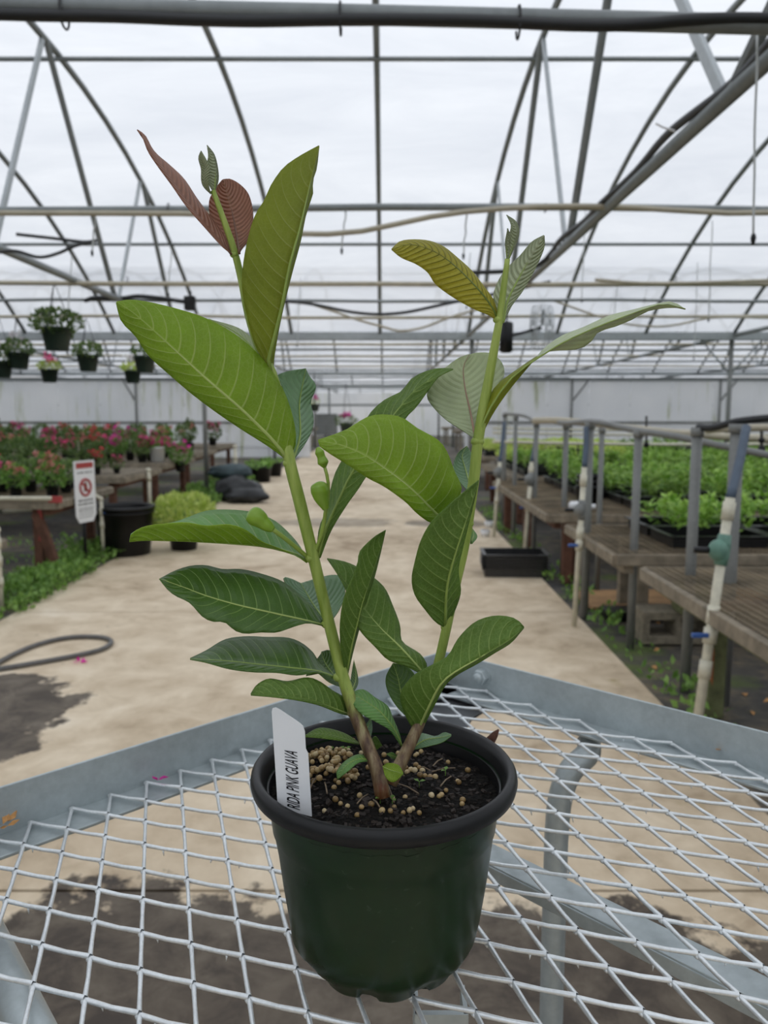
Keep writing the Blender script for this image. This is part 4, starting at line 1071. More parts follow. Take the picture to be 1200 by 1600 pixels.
for key, fm, flm, words in (('pink', 'fol_dark', 'fl_pink', 'pink flowers'), ('red', 'fol_dark', 'fl_red', 'dull red flowers'), ('mag', 'fol_mid', 'fl_mag', 'magenta flowers'), ('salm', 'fol_mid', 'fl_salm', 'salmon flowers'), ('green', 'fol_dark', None, 'leaves only')):
    sd = len(KIND) * 7
    parts = [('pot', POTM), ('stems', stems_mesh('stems', 5, .06, .22, sd, M['wood_green'])), ('foliage', foliage('foliage', 260, .15, .15, .24, .05, sd + 1, M[fm]))]
    if flm: parts.append(('blossoms', blossoms('blossoms', 13, .13, .27, .41, .045, sd + 2, M[flm])))
    KIND[key] = (proto('potted_flower', 'plant', 'x', parts), words)
KIND['tall'] = (proto('potted_flower', 'plant', 'x', [('pot', POTM), ('stake', MB().tube([(0.01, 0, .1), (.015, .01, .42)], .006, 5).mesh('stake', M['pvc_beige'])), ('foliage', foliage('foliage', 170, .09, .19, .33, .05, 77, M['fol_dark'])), ('blossoms', blossoms('blossoms', 3, .08, .36, .44, .045, 78, M['fl_salm']))]), 'a stake')
rg = random.Random(3)
def flower(key, x, y, z, where, s_=1.):
    pr, words = KIND[key]
    return tag(copy_tree(pr, (x, y, z), rg.random() * 6.28, s_ * rg.uniform(.88, 1.12), 'black pot with %s %s' % (words, where)), None, None, 'flower pots %s' % where)

# ------------------------------------------------------------------ left benches
def bench(x0, x1, y0, y1, z, label, wood='wood', deck='wire', legs=None, legmat='wood_red', pitch=.05):
    b = thing('plant_bench', label, 'bench', ((x0 + x1) / 2, (y0 + y1) / 2, 0))
    for ya in (y0, y1): MB().box(((x0 + x1) / 2, ya, z - .03), (x1 - x0, .04, .06)).build('side_board', M[wood], b, False, .004)
    for xa in (x0, x1): MB().box((xa, (y0 + y1) / 2, z - .031), (.04, y1 - y0, .058)).build('end_board', M[wood], b, False, .004)
    m = MB()
    if deck == 'wire':
        n = int((x1 - x0) / pitch)
        for i in range(n + 1): m.box((x0 + i * pitch, (y0 + y1) / 2, z), (.004, y1 - y0, .004))
        n = int((y1 - y0) / pitch)
        for i in range(n + 1): m.box(((x0 + x1) / 2, y0 + i * pitch, z + .003), (x1 - x0, .004, .004))
        m.build('wire_deck', M['rustwire'], b)
    elif deck == 'slat':
        n = int((y1 - y0) / .11)
        for i in range(n): MB().box(((x0 + x1) / 2, y0 + .06 + i * .11, z + .006), (x1 - x0, .075, .018)).build('slat', M['wood'], b)
    for (lx, ly) in (legs or [(x0 + .15, y0 + .1), (x0 + .15, y1 - .1), (x1 - .15, y0 + .1), (x1 - .15, y1 - .1)]):
        MB().box((lx, ly, z / 2 - .03), (.07, .07, z - .06)).build('leg', M[legmat], b, False, .004)
    n = max(2, int((x1 - x0) / 1.2))
    for i in range(n + 1): MB().box((x0 + .08 + (x1 - x0 - .16) * i / n, (y0 + y1) / 2, z - .085), (.05, y1 - y0 - .05, .05)).build('joist', M[legmat], b)
    return b
BZ = .60
b = bench(-8.2, -2.60, 6.25, 7.55, BZ, 'near left wooden bench with red-brown legs crowded with flower pots', 'wood', 'wire', [(-2.78, 6.33), (-2.78, 7.45), (-4.6, 6.33), (-4.6, 7.45), (-6.6, 6.33), (-6.6, 7.45)], 'wood_red')
MB().tube([(-8.2, 6.22, BZ + .03), (-2.62, 6.22, BZ + .03)], .018, 8).build('edge_pipe', M['pvc'], b, True)
MB().box((-2.75, 6.285, .42), (.03, .012, .28)).build('red_stripe', M['redpaint'], b)
MB().box((-2.6, 6.24, BZ + .02), (.10, .03, .05)).build('red_rag', M['redpaint'], b)
for i, xx in enumerate((-2.85, -2.5)): pass
MB().bar((-2.62, 6.3, 0), (-2.78, 6.3, .5), .07, .06).build('brace', M['wood_red'], b)
b = bench(-6.5, -2.66, 4.4, 5.5, .42, 'low weathered side shelf at the left picture edge', 'wood', 'slat', [(-2.75, 5.35), (-2.75, 4.5), (-5, 5.35), (-5, 4.5)], 'wood_red')
bench(-9.5, -2.75, 8.35, 9.75, .62, 'second left bench with open slats showing behind the warning sign', 'wood', 'slat', None, 'wood_red')
bench(-11.5, -2.80, 10.1, 11.7, .64, 'third left bench holding the long row of pink flowers', 'wood', 'slat', None, 'wood_red')
bench(-12, -3.0, 12.6, 14.2, .64, 'fourth left bench beyond the steel column', 'wood', 'slat', None, 'wood_red')
bench(-12, -3.2, 15.4, 17.2, .64, 'fifth left bench near the back wall', 'wood', 'slat', None, 'wood_red')
# flowers on them
for r_, (y, n) in enumerate(((6.62, 8), (6.95, 9), (7.3, 10))):
    for i in range(n):
        x = -2.78 - r_ * .04 - i * .27 - rg.uniform(-.04, .04)
        flower(rg.choice(('salm', 'red', 'green', 'green', 'salm', 'pink')), x, y + rg.uniform(-.06, .06), BZ + .01, 'in the %s row of the near left bench' % ('front', 'middle', 'rear')[r_], .72)
flower('red', -3.12, 8.6, .635, 'alone at the second bench end behind the sign', .6)
flower('pink', -2.95, 8.75, .635, 'low at the right end of the second bench', .5)
for y, xs_, keys in ((8.6, (-3.3, -3.72, -4.2, -5.0, -5.5), ('tall', 'green', 'tall', 'red', 'green')),
                     (9.2, (-4.5, -4.9, -5.3, -5.7, -6.1, -6.5), ('tall', 'tall', 'salm', 'tall', 'salm', 'tall'))):
    for x, k in zip(xs_, keys): flower(k, x, y + rg.uniform(-.05, .05), .635, 'on the slatted second bench', .95)
for r_, y in enumerate((10.35, 10.75, 11.15, 11.5)):
    x = -3.15
    while x > -8.2:
        left = x < -4.9
        k = rg.choice(('salm', 'red', 'tall', 'green', 'salm', 'tall') if left else ('pink', 'mag', 'pink', 'red', 'green', 'pink', 'tall'))
        flower(k, x, y + rg.uniform(-.06, .06), .66, 'in the %s row of the third bench' % ('front', 'second', 'third', 'last')[r_], .74)
        x -= rg.uniform(.24, .36)
for r_, y in enumerate((12.9, 13.5)):
    x = -3.3
    while x > -8.5:
        flower(rg.choice(('pink', 'mag', 'green', 'red', 'salm', 'tall')), x, y, .66, 'in the %s row past the column' % ('front', 'rear')[r_], .95); x -= rg.uniform(.36, .5)
for y in (15.8,):
    x = -3.4
    while x > -10:
        flower(rg.choice(('pink', 'green', 'red', 'green')), x, y, .66, 'on the fifth bench near the wall', 1.05); x -= rg.uniform(.42, .6)
# white bucket with pink flowers on the third bench end
p = Vector((-2.98, 10.45, .66))
wb = thing('white_bucket', 'white bucket of pink flowers at the right end of the flower benches', 'bucket', p)
MB().lathe([(.085, 0), (.098, .18), (.102, .18), (.102, .195), (.092, .195)], 20, p).build('bucket', M['white'], wb, True)
me = blossoms('blossoms', 10, .12, .22, .30, .06, 5, M['fl_pink']); o = place('blossoms', me, wb); o.location = (0, 0, 0)
me = foliage('foliage', 90, .14, .07, .24, .05, 6, M['fol_mid']); o = place('foliage', me, wb); o.location = (0, 0, 0)
# purple-magenta trailing plant beside the bucket
o = flower('mag', -2.72, 10.6, .52, 'trailing off the bench end beside the white bucket', .9)

# ------------------------------------------------------------------ hanging baskets
BASK = MB().lathe([(.088, -.18), (.092, -.176), (.122, -.01), (.128, -.01), (.128, .012), (.118, .012)], 18).mesh('basket', M['basket'], True)
HANG = MB()
for i in range(3):
    a = i * 2.09 + .3; HANG.tube([(.12 * math.cos(a), .12 * math.sin(a), 0), (.02 * math.cos(a), .02 * math.sin(a), .42), (0, 0, .47)], .0035, 5)
HANG.tube([(0, 0, .46), (0, 0, .50)], .004, 5)
HANGM = HANG.mesh('hanger', M['wire'])
def basket(px, py, Y, fol, flm, label, s_=1., seed=0, n=230, rx=.19, rz=.13):
    p = at(px, py, Y)                       # px,py = rim centre
    o = thing('hanging_basket', label, 'hanging basket', p, 'hanging baskets')
    c = bpy.data.objects.new('basket', BASK); col.objects.link(c); c.parent = o
    c = bpy.data.objects.new('hanger', HANGM); col.objects.link(c); c.parent = o
    c.scale = (1, 1, max(.4, (PZ - .01 - p.z) / .5 / s_))
    c = bpy.data.objects.new('foliage', foliage('foliage', n, rx, rz, .05, .045, seed, M[fol])); col.objects.link(c); c.parent = o
    if flm:
        c = bpy.data.objects.new('blossoms', blossoms('blossoms', 5, .09, .12, .22, .06, seed + 1, M[flm])); col.objects.link(c); c.parent = o
    o.scale = (s_,) * 3
basket(88, 514, 7.0, 'fol_dark', None, 'largest dark green hanging basket of loose foliage at upper left', 1.03, 31, 420, .20, .10)
basket(137, 556, 9.45, 'fol_dark', None, 'middle hanging basket of green foliage right of the largest one', 1.0, 32, 300, .16, .10)
basket(29, 552, 9.45, 'fol_dark', 'fl_white', 'hanging basket with white blossoms near the left edge', 1.0, 33, 300, .16, .11)
basket(2, 566, 9.45, 'fol_dark', 'fl_white', 'hanging basket cut off by the left picture edge', 1.0, 34, 300, .15, .10)
basket(77, 578, 13.4, 'fol_lime', 'fl_pink', 'small hanging basket with bright pink flowers', 1.15, 35, 240, .16, .07)
basket(207, 580, 13.4, 'fol_lime', 'fl_white', 'small hanging basket of pale flowers beside the big leaf tip', 1.1, 36, 240, .15, .07)
basket(226, 558, 9.45, 'fol_dark', None, 'hanging basket mostly hidden behind the big leaf', 1.0, 37, 200, .14, .09)
basket(492, 632, 21.3, 'fol_lime', 'fl_mag', 'far hanging basket of magenta and orange flowers beside the wall opening', 1.0, 38, 60, .15, .1)
basket(541, 662, 29.5, 'fol_dark', 'fl_mag', 'far dark hanging basket seen down the path', 2.0, 39, 200, .20, .10)

# ------------------------------------------------------------------ left path side things
sp = Vector((-2.54, 6.66, 0))
sg = thing('warning_sign', 'narrow white warning sign with red header and red ring on a dark stake', 'sign', sp)
MB().tube([sp, sp + Vector((0, 0, .5))], .016, 8).build('stake', M['black'], sg, True)
Rz = Matrix.Rotation(math.radians(72), 3, 'Z')
sc_ = at(133, 768, 6.66); sw, sh = .255, .52
def sgp(u, v, t=0): return sc_ + Rz @ Vector((u * sw, t, v * sh))
outl = [(-.5, .5), (-.5, -.38), (-.34, -.5), (.34, -.5), (.5, -.38), (.5, .5)]
mb = MB(); k = len(outl); mb.v = [sgp(u, v, -.004) for u, v in outl] + [sgp(u, v, .004) for u, v in outl]
mb.f = [tuple(reversed(range(k))) if False else tuple(range(k)), tuple(reversed(range(k, 2 * k)))] + [(i, k + i, k + (i + 1) % k, (i + 1) % k) for i in range(k)]
pl_ = mb.build('sign_panel', M['white'], sg)
def decal(mbx, u0, u1, v0, v1): mbx.box(sgp((u0 + u1) / 2, (v0 + v1) / 2, -.0052), ((u1 - u0) * sw, .0012, (v1 - v0) * sh), Rz)
mr = MB(); decal(mr, -.42, .42, .38, .47); mr.build('red_header', M['redpaint'], pl_)
ring = MB(); pts = [sgp(.26 * math.cos(a), .07 + .13 * math.sin(a), -.0055) for a in [i * PI / 10 for i in range(21)]]
ring.tube(pts, .011, 6); ring.tube([sgp(-.17, .155, -.0055), sgp(.17, -.015, -.0055)], .010, 6); ring.build('red_ring', M['redpaint'], pl_)
hand = MB(); decal(hand, -.07, .09, 0, .12); decal(hand, -.03, .05, .1, .16); hand.build('symbol', simple('brown_print', lin((120, 70, 60)), .6), pl_)
mt = MB(); r_ = random.Random(8)
for v, hgt in ((.31, .022), (-.14, .03), (-.20, .03), (-.27, .016), (-.31, .016), (-.36, .012), (-.41, .012)):
    u = -.36
    while u < .34:
        l_ = r_.uniform(.05, .14); decal(mt, u, min(u + l_, .38), v - hgt / 2, v + hgt / 2); u += l_ + .05
mt.build('printed_lines', simple('grey_print', lin((70, 70, 72)), .6), pl_)

def pvc_riser(x, y, ztop, label, mid=(), r=.016, elbow=None, cap=True):
    o = thing('pvc_standpipe', label, 'pipe', (x, y, 0))
    MB().tube([(x, y, -.02), (x, y, ztop)], r, 12).build('pipe', M['pvc'], o, True)
    for z in mid: MB().tube([(x, y, z - .03), (x, y, z + .03)], r * 1.3, 12).build('coupling', M['pvc'], o, True)
    if cap: MB().ball((x, y, ztop), r * 1.35, 12, 8).build('cap', M['pvc'], o, True)
    if elbow:
        MB().tube(cr([(x, y, ztop), (x - .04, y, ztop + .03), (x - .3, y + .02, ztop - .06), (x - .9, y + .05, ztop - .12)], 16), r, 10).build('elbow_pipe', M['pvc'], o, True)
    return o
pvc_riser(-2.52, 5.10, .545, 'capped white standpipe at the left picture edge', (.20, .34, .46), .021)
o = pvc_riser(-2.53, 7.05, .535, 'white standpipe with an elbow beside the big black tub', (.3, .42), .017, True)
MB().box((-2.49, 7.05, .42), (.05, .03, .03)).build('blue_valve', M['blue'], o)
pvc_riser(-2.72, 9.15, .64, 'white standpipe poking up behind the lime green bush', (.55,), .022)
pvc_riser(-2.66, 14.2, .70, 'far white standpipe past the steel column', (.5,), .03)

p = Vector((-2.40, 7.28, 0))
o = thing('black_tub', 'large empty black nursery tub beside the path on the left', 'tub', p)
MB().lathe([(.215, 0), (.22, .01), (.262, .42), (.275, .42), (.278, .45), (.262, .452), (.255, .43), (.215, .03)], 40, p).build('tub', M['black'], o, True)
MB().lathe([(.262, .385), (.272, .39), (.272, .40), (.262, .405)], 40, p, None, False).build('rib', M['black'], o, True)
p = Vector((-1.92, 7.52, 0))
o = thing('lime_bush', 'lime green bush in a small black pot on the path', 'plant', p)
MB().lathe([(.115, 0), (.12, .006), (.138, .14), (.145, .14), (.145, .16), (.13, .16)], 24, p).build('pot', M['black'], o, True)
c = place('foliage', foliage('foliage', 900, .29, .19, .34, .055, 55, M['fol_lime']), o); c.location = (0, 0, 0)
c = place('stems', stems_mesh('stems', 9, .12, .3, 56, M['fol_lime']), o); c.location = (0, 0, .1)
# tarp bundle and stacked pots further on
M['tarp'] = simple('black_tarp', (.014, .015, .016), .5, 0, 10, .3, .6)
M['tealtarp'] = simple('slate_tarp', lin((48, 66, 70)), .55, 0, 10, .3, .6)
p = onz(374, 784, 0) + Vector((.08, -.1, 0))
o = thing('tarp_bundle', 'heap of crumpled black ground cloth under a slate roll by the column', 'tarp', p)
def lump(c, sx, sy, sz, seed, mat, name):
    mb = MB(); mb.ball((0, 0, 0), 1, 22, 14)
    for i, v in enumerate(mb.v):
        k = 1 + .28 * noise.noise(v * 1.6 + Vector((seed, 0, 0))) + .12 * noise.noise(v * 5 + Vector((seed, 3, 0)))
        mb.v[i] = Vector((c[0] + v.x * sx * k, c[1] + v.y * sy * k, max(.0, c[2] + v.z * sz * k)))
    mb.build(name, M[mat], o, True)
lump((p.x - .15, p.y + .3, .16), .36, .3, .2, 1, 'tarp', 'cloth_fold'); lump((p.x + .05, p.y + .0, .10), .30, .25, .13, 2, 'tarp', 'cloth_fold')
lump((p.x - .3, p.y + .5, .42), .36, .2, .11, 3, 'tealtarp', 'roll')
for i, (x, y, q) in enumerate(((-2.35, 15.0, .22), (-2.45, 15.6, .24), (-2.3, 16.4, .2))):
    p = Vector((x, y, 0)); o = thing('black_pot', 'squat black pot standing in the far row along the left path edge', 'pot', p, 'far black pots by the path')
    MB().lathe([(q * .85, 0), (q, .26), (q * 1.04, .26), (q * 1.04, .28), (q * .95, .28)], 20, p).build('pot', M['black'], o, True)
    c = place('foliage', foliage('foliage', 60, q, .05, .3, .08, 90 + i, M['fol_weed']), o); c.location = (0, 0, 0)

# weeds along the path edges
def weed_strip(name, label, x0, x1, y0, y1, n, h, seed, lean=0, ls=.05, clump=False):
    r = random.Random(seed); m = MB()
    for i in range(n):
        y = r.uniform(y0, y1); x = r.uniform(x0, x1)
        dens = noise.noise((x * 2.2, y * 2.2, seed)) + (.15 if not clump else -.08)
        if dens < -.05 and r.random() < .85: continue
        c = Vector((x, y, r.random() * h * max(.3, min(1.2, .7 + dens))))
        d = Vector((r.gauss(0, .7), r.gauss(0, .7), r.uniform(.2, 1.2)))
        l = ls * r.uniform(.6, 1.3); m.leafq(c, d, Vector((r.gauss(0, 1), r.gauss(0, 1), r.gauss(0, .3))), l, l * .6)
    tag(m.build(name, M['fol_weed']), label, 'weeds', None, 'stuff')
weed_strip('weed_strip', 'low green weeds along the left edge of the path', -2.86, -2.36, 3.9, 7.5, 5200, .12, 1)
weed_strip('weed_strip', 'green weeds around the tarp heap further down the left path edge', -3.1, -2.35, 9.2, 14.5, 2400, .16, 2, 0, .08)
weed_strip('weed_strip', 'sparse green weeds along the right edge of the path', 1.26, 1.5, 3.0, 10.5, 1500, .07, 4, 0, .045, True)
weed_strip('weed_strip', 'patchy moss and weeds under the left benches', -6.5, -2.9, 4.6, 8.3, 2600, .035, 5, 0, .05, True)

# garden hose loop on the path
pts = [onz(x, y, .014) for x, y in ((-420, 1075), (-120, 1062), (0, 1045), (60, 1035), (120, 1024), (160, 1014), (174, 1003), (160, 996), (120, 995), (80, 1001), (40, 1014), (0, 1034), (-60, 1070), (-200, 1110))]
tag(MB().tube(cr(pts, 90), .0135, 10).build('garden_hose', simple('grey_hose', lin((96, 94, 92)), .5, 0, 20, .2), None, True), 'grey garden hose looped on the path at the left', 'hose')
# petals and leaves lying about
def scrap(name, p, mat, s_, label, cat, seed, n=4):
    r = random.Random(seed); m = MB()
    for k in range(n):
        d = Vector((r.gauss(0, 1), r.gauss(0, 1), .25)); m.leafq(p + Vector((r.gauss(0, .2) * s_, r.gauss(0, .2) * s_, .003)), d, Vector((-d.y, d.x, .2)), s_, s_ * .6, -.1)
    tag(m.build(name, mat), label, cat)
scrap('fallen_petal', onz(126, 1036, 0), M['fl_mag'], .035, 'magenta petal fallen on the path beside the hose', 'petal', 1, 6)
scrap('fallen_petal', onz(251, 1220, ZT + .002), M['fl_mag'], .008, 'tiny dark magenta petal on the left cart rail', 'petal', 2, 5)
M['dryleaf'] = simple('dry_leaf', lin((190, 140, 84)), .7, 0, 200, .3)
scrap('dry_leaf', onz(1130, 1174, ZT + .003), M['dryleaf'], .011, 'dry tan leaf scrap caught on the mesh near the right rail', 'leaf', 3, 5)
scrap('dry_leaf', onz(6, 1294, ZT + .003), M['dryleaf'], .011, 'dry tan leaf scrap at the left end of the cart rail', 'leaf', 4, 5)
# ------------------------------------------------------------------ right side: benches, seedlings, frames
RZB = .55
b = bench(1.27, 5.2, 2.35, 3.82, RZB, 'near right bench with an empty rusty wire mesh deck', 'wood', 'none', [(1.42, 3.3), (1.55, 2.6), (3.2, 3.3), (3.2, 2.6), (4.9, 2.6), (4.9, 3.6)], 'wood_green')
m = MB(); n = 62
for i in range(n):
    y = 2.37 + (3.80 - 2.37) * i / (n - 1)
    for s_ in (0, 1):
        m.box((3.23, y, RZB + .004), (3.9, .0035, .003)) if s_ == 0 else None
for i in range(98): m.box((1.29 + i * .04, 3.085, RZB + .006), (.0035, 1.44, .003))
m.build('wire_deck', M['rustwire'], b)
MB().box((3.2, 3.1, RZB - .015), (3.8, .05, .03)).build('slat', M['wood_red'], b)
bench(1.24, 6.5, 4.18, 5.32, RZB, 'second right bench holding the front trays of seedlings', 'wood', 'wire', [(1.52, 4.6), (1.6, 5.2), (3.3, 4.3), (3.3, 5.2), (5.5, 4.3), (5.5, 5.2)], 'wood')
bench(1.22, 8.5, 5.85, 8.75, RZB, 'third right bench crowded with seedling trays and a white jug', 'wood', 'wire', [(1.4, 6.0), (1.5, 6.1), (1.35, 7.4), (1.35, 8.6), (3.5, 6.0), (5.5, 6.0)], 'wood_red')
bench(1.45, 10, 9.2, 11.75, RZB, 'fourth right bench full of seedlings in front of the column', 'wood', 'slat', None, 'wood_red')
bench(1.6, 11, 13.3, 16.6, RZB, 'far right bench of pale green seedlings near the back wall', 'wood', 'slat', None, 'wood_red')

def traymesh(lx, ly, hz):
    m = MB(); t = .006
    m.box((0, 0, t / 2), (lx - .04, ly - .04, t))
    for sx, sy in ((1, 0), (-1, 0), (0, 1), (0, -1)):
        a = Vector((sx * (lx / 2 - .012), sy * (ly / 2 - .012), hz / 2))
        m.box(a, (t if sx else lx - .02, t if sy else ly - .02, hz))
        r = Vector((sx * lx / 2, sy * ly / 2, hz)); m.box(r * 1, (.03 if sx else lx + .03, .03 if sy else ly + .03, .006))
        m.box(Vector((a.x + sx * .004, a.y + sy * .004, hz * .55)), (t if sx else lx - .02, t if sy else ly - .02, .01))
    return m
TRAY = traymesh(.54, .40, .062).mesh('tray', M['black'])
FOLS = []
for k in range(4):
    r = random.Random(200 + k); m = MB()
    for i in range(30):
        sx, sy = r.uniform(-.25, .25), r.uniform(-.18, .18); hh = r.uniform(.10, .19)
        for j in range(14):
            z = .06 + hh * r.random() ** .6; a = r.random() * 6.28; q = r.uniform(.3, 1)
            d = Vector((math.cos(a) * q, math.sin(a) * q, r.uniform(.1, .9)))
            l = r.uniform(.035, .062); m.leafq(Vector((sx, sy, z)) + d * .012, d, Vector((-math.sin(a), math.cos(a), r.gauss(0, .4))), l, l * .62)
    FOLS.append(m.mesh('seedlings', M['fol_seed']))
FOLP = foliage('seedlings', 300, .27, .07, .14, .05, 300, M['fol_lime'], 1.)
def seed_tray(x, y, z, label, group, fol=None, empty=False):
    o = thing('seedling_tray', label, 'seedling tray', (x, y, z), group)
    c = bpy.data.objects.new('tray', TRAY); col.objects.link(c); c.parent = o
    c = bpy.data.objects.new('seedlings', fol or rg.choice(FOLS)); col.objects.link(c); c.parent = o; c['kind'] = 'stuff'
    c.rotation_euler = (0, 0, rg.choice((0, PI))); c.scale = (1, 1, rg.uniform(.85, 1.15))
for r_, y in enumerate((4.52, 4.95)):
    for i in range(7):
        x = 1.86 + i * .58
        seed_tray(x, y, RZB + .01, ['black tray of bright seedlings along the front of the second right bench', 'tray of bright seedlings at the rear of the second right bench'][r_], 'trays on the second bench')
for r_ in range(6):
    for i in range(11):
        x = 2.2 + i * .58; y = 6.2 + r_ * .44
        if r_ == 0 and i < 0: continue
        seed_tray(x - (.2 if r_ > 1 else 0), y, RZB + .01, 'dense tray of green seedlings on the third right bench, %s row from the front' % ('first', 'second', 'third', 'fourth', 'fifth', 'sixth')[r_], 'trays on the third bench')
for r_ in range(5):
    for i in range(13):
        seed_tray(1.9 + i * .60, 9.45 + r_ * .5, RZB + .02, 'tray of green seedlings on the fourth right bench, %s row from the front' % ('first', 'second', 'third', 'fourth', 'fifth')[r_], 'trays on the fourth bench', FOLP if (i < 3 and r_ > 2) else None)
for r_ in range(3):
    for i in range(12):
        seed_tray(2.0 + i * .72, 13.8 + r_ * 1.0, RZB + .02, 'tray of pale seedlings on the far right bench, %s row from the front' % ('first', 'second', 'third')[r_], 'trays on the far bench', FOLP if i < 4 else None)
# things on the third bench end
p = Vector((1.52, 6.05, RZB + .005))
o = thing('white_jug', 'white plastic jug lying on the path end of the third right bench', 'jug', p)
MB().tube([p + Vector((-.10, 0, .035)), p + Vector((-.085, 0, .036)), p + Vector((.03, 0, .036)), p + Vector((.07, 0, .03)), p + Vector((.08, 0, .03))], [.02, .036, .036, .018, .018], 12).build('jug_body', M['white'], o, True)
MB().tube([p + Vector((.08, 0, .03)), p + Vector((.10, 0, .03))], .02, 10).build('jug_cap', M['white'], o, True)
for i in range(3):
    p = Vector((1.66 + .005 * i, 6.45, RZB + .012 + i * .045)); o = thing('stacked_pot', 'black round pot in the short stack behind the white jug', 'pot', p, 'black pots stacked on the third bench')
    MB().lathe([(.075, 0), (.09, .13), (.098, .13), (.098, .15), (.086, .15)], 18, p).build('pot', M['black'], o, True)

# irrigation frames: posts, rail and risers along the path
def post(x, y, ztop, label, r=.021):
    o = thing('conduit_post', label, 'post', (x, y, 0))
    MB().tube([(x, y, -.02), (x, y, ztop)], r, 10).build('post', M['conduit'], o, True)
    MB().tube([(x, y, ztop - .04), (x, y, ztop)], r * 1.25, 10).build('clamp', M['conduit'], o, True)
PST = []
for i, (px, Y, ytop, lab, r) in enumerate(((1153, 3.45, 662, 'thick mossy grey post nearest the right picture edge', .030), (1090, 3.62, 668, 'grey post just left of the leaning riser with the teal regulator', .024),
        (998, 4.30, 672, 'grey post standing before the front seedling tray', .022), (922, 4.95, 660, 'grey post beside the riser with the long blue lever', .026), (941, 5.6, 668, 'thin grey post between seedlings, right of the blue lever', .019),
        (885, 6.3, 662, 'grey post behind the white jug', .022), (838, 7.0, 660, 'grey post left of the white jug', .021), (806, 8.2, 650, 'slim grey post near the far end of the irrigation frame', .021), (789, 9.3, 646, 'last grey post of the irrigation frame beside the right stem', .024))):
    t = at(px, ytop, Y); PST.append(t); post(t.x, t.y, t.z, lab, r)
pts = [at(1300, 648, 3.3), at(1215, 652, 3.4), PST[0] + Vector((0, 0, .01)), at(1115, 668, 3.55), PST[1]]
tag(MB().tube(cr(pts, 40), .016, 8).build('rail_hose', M['blackrub'], None, True), 'dark hose bent over the two nearest right posts', 'hose')
pts = [at(1260, 722, 3.7), at(1200, 711, 3.8), at(1120, 695, 3.95), at(1050, 681, 4.1), PST[2] + Vector((0, 0, -.004)), at(960, 665, 4.7), PST[3] + Vector((0, 0, .005)), at(880, 661, 6.0), at(850, 656, 6.7), PST[6], at(820, 650, 7.8), PST[8]]
tag(MB().tube(cr(pts, 60), .018, 8).build('frame_rail', M['conduit'], None, True), 'wavy dark rail running along the tops of the right posts', 'rail')
pts = [at(1260, 700, 5.5), at(1200, 687, 5.6), at(1100, 680, 5.7), at(1000, 671, 5.8), at(930, 662, 6.0), at(870, 657, 6.2), at(835, 657, 6.5)]
tag(MB().tube(cr(pts, 40), .026, 10).build('pvc_main', M['pvc_beige'], None, True), 'thick beige water pipe lying over the right frames', 'pipe')
pts = [at(1290, 668, 4.2), at(1200, 668, 4.3), at(1130, 670, 4.4), at(1105, 672, 4.5)]
tag(MB().tube(cr(pts, 20), .020, 10).build('pvc_main', M['pvc_beige'], None, True), 'short beige water pipe behind the nearest right post', 'pipe')
for i, (ya, Y) in enumerate(((676, 12.0), (690, 9.0), (669, 14.0))):
    a, b = at(770, ya, Y), at(1260, ya + 3, Y)
    tag(MB().tube(sag(a, b, .02), .018, 8).build('sprinkler_line', M['pvc'], None, True), ['thin white sprinkler line over the fourth right bench', 'lower white sprinkler line over the third right bench', 'farthest white sprinkler line over the right benches'][i], 'pipe')
for i, (x, y0_, y1_, Y) in enumerate(((1010, 650, 695, 5.8), (1190, 674, 702, 4.3), (903, 690, 716, 9.0))):
    a, b = at(x, y0_, Y), at(x, y1_, Y)
    o = thing('drop_sprinkler', ['hooked sprinkler head hanging left of the nearest frames', 'black sprinkler head at the right picture edge', 'small sprinkler head above the far seedlings'][i], 'sprinkler', b)
    MB().tube([a, b], .008, 6).build('drop_tube', M['wire'], o); MB().ball(b, .022, 8, 6).build('nozzle', M['black'], o); MB().ball((a + b) / 2, .018, 8, 6).build('joint', M['black'], o)

def riser(pb, pt, Yb, Yt, ptop, Ytop, label, r, reg, valve, regmat='conduit', cpl=()):
    B, T, TT = at(pb[0], pb[1], Yb), at(pt[0], pt[1], Yt), at(ptop[0], ptop[1], Ytop)
    B = B + (B - T) * ((B.z + .02) / max(.05, T.z - B.z)) if B.z > .02 else B
    o = thing('pvc_riser', label, 'pipe', (B.x, B.y, 0))
    MB().tube([B, T], r, 12).build('pipe', M['pvc'], o, True)
    MB().tube(cr([T, T.lerp(TT, .5) + Vector((.004, 0, 0)), TT], 10), r * 1.02, 12).build('hose', M['bluegrey'], o, True)
    d = (T - B).normalized()
    for q in cpl:
        c = B.lerp(T, q); MB().tube([c - d * .035, c + d * .035], r * 1.3, 12).build('coupling', M['pvc'], o, True)
    c = B.lerp(T, reg); rgp = MB().tube([c - d * .06, c - d * .02, c + d * .02, c + d * .06], [r * 1.3, r * 1.5, r * 1.5, r * 1.3], 12).build('regulator', M[regmat], o, True)
    MB().ball(c + Vector((-r * 1.2, -.01, 0)), r * 2.0, 14, 10, (1, 1, 1.15)).build('regulator_bowl', M[regmat], rgp, True)
    MB().tube([c + Vector((-r * 2, -.01, 0)), c + Vector((-r * 6, 0, .0))], r * .7, 8).build('outlet', M['black'], rgp, True)
    c = B.lerp(T, valve); vp = MB().tube([c - d * .03, c + d * .03], r * 1.4, 12).build('valve', M['pvc'], o, True)
    MB().box(c + Vector((-r * 2.4, -.015, .005)), (r * 3.6, .016, .018)).build('valve_lever', M['blue'], vp, False, .004)
riser((1096, 1085), (1141, 778), 2.95, 3.05, (1166, 668), 3.3, 'leaning white riser with teal regulator and blue valve at the right', .0185, .80, .47, 'teal', (.55, .95, .34))
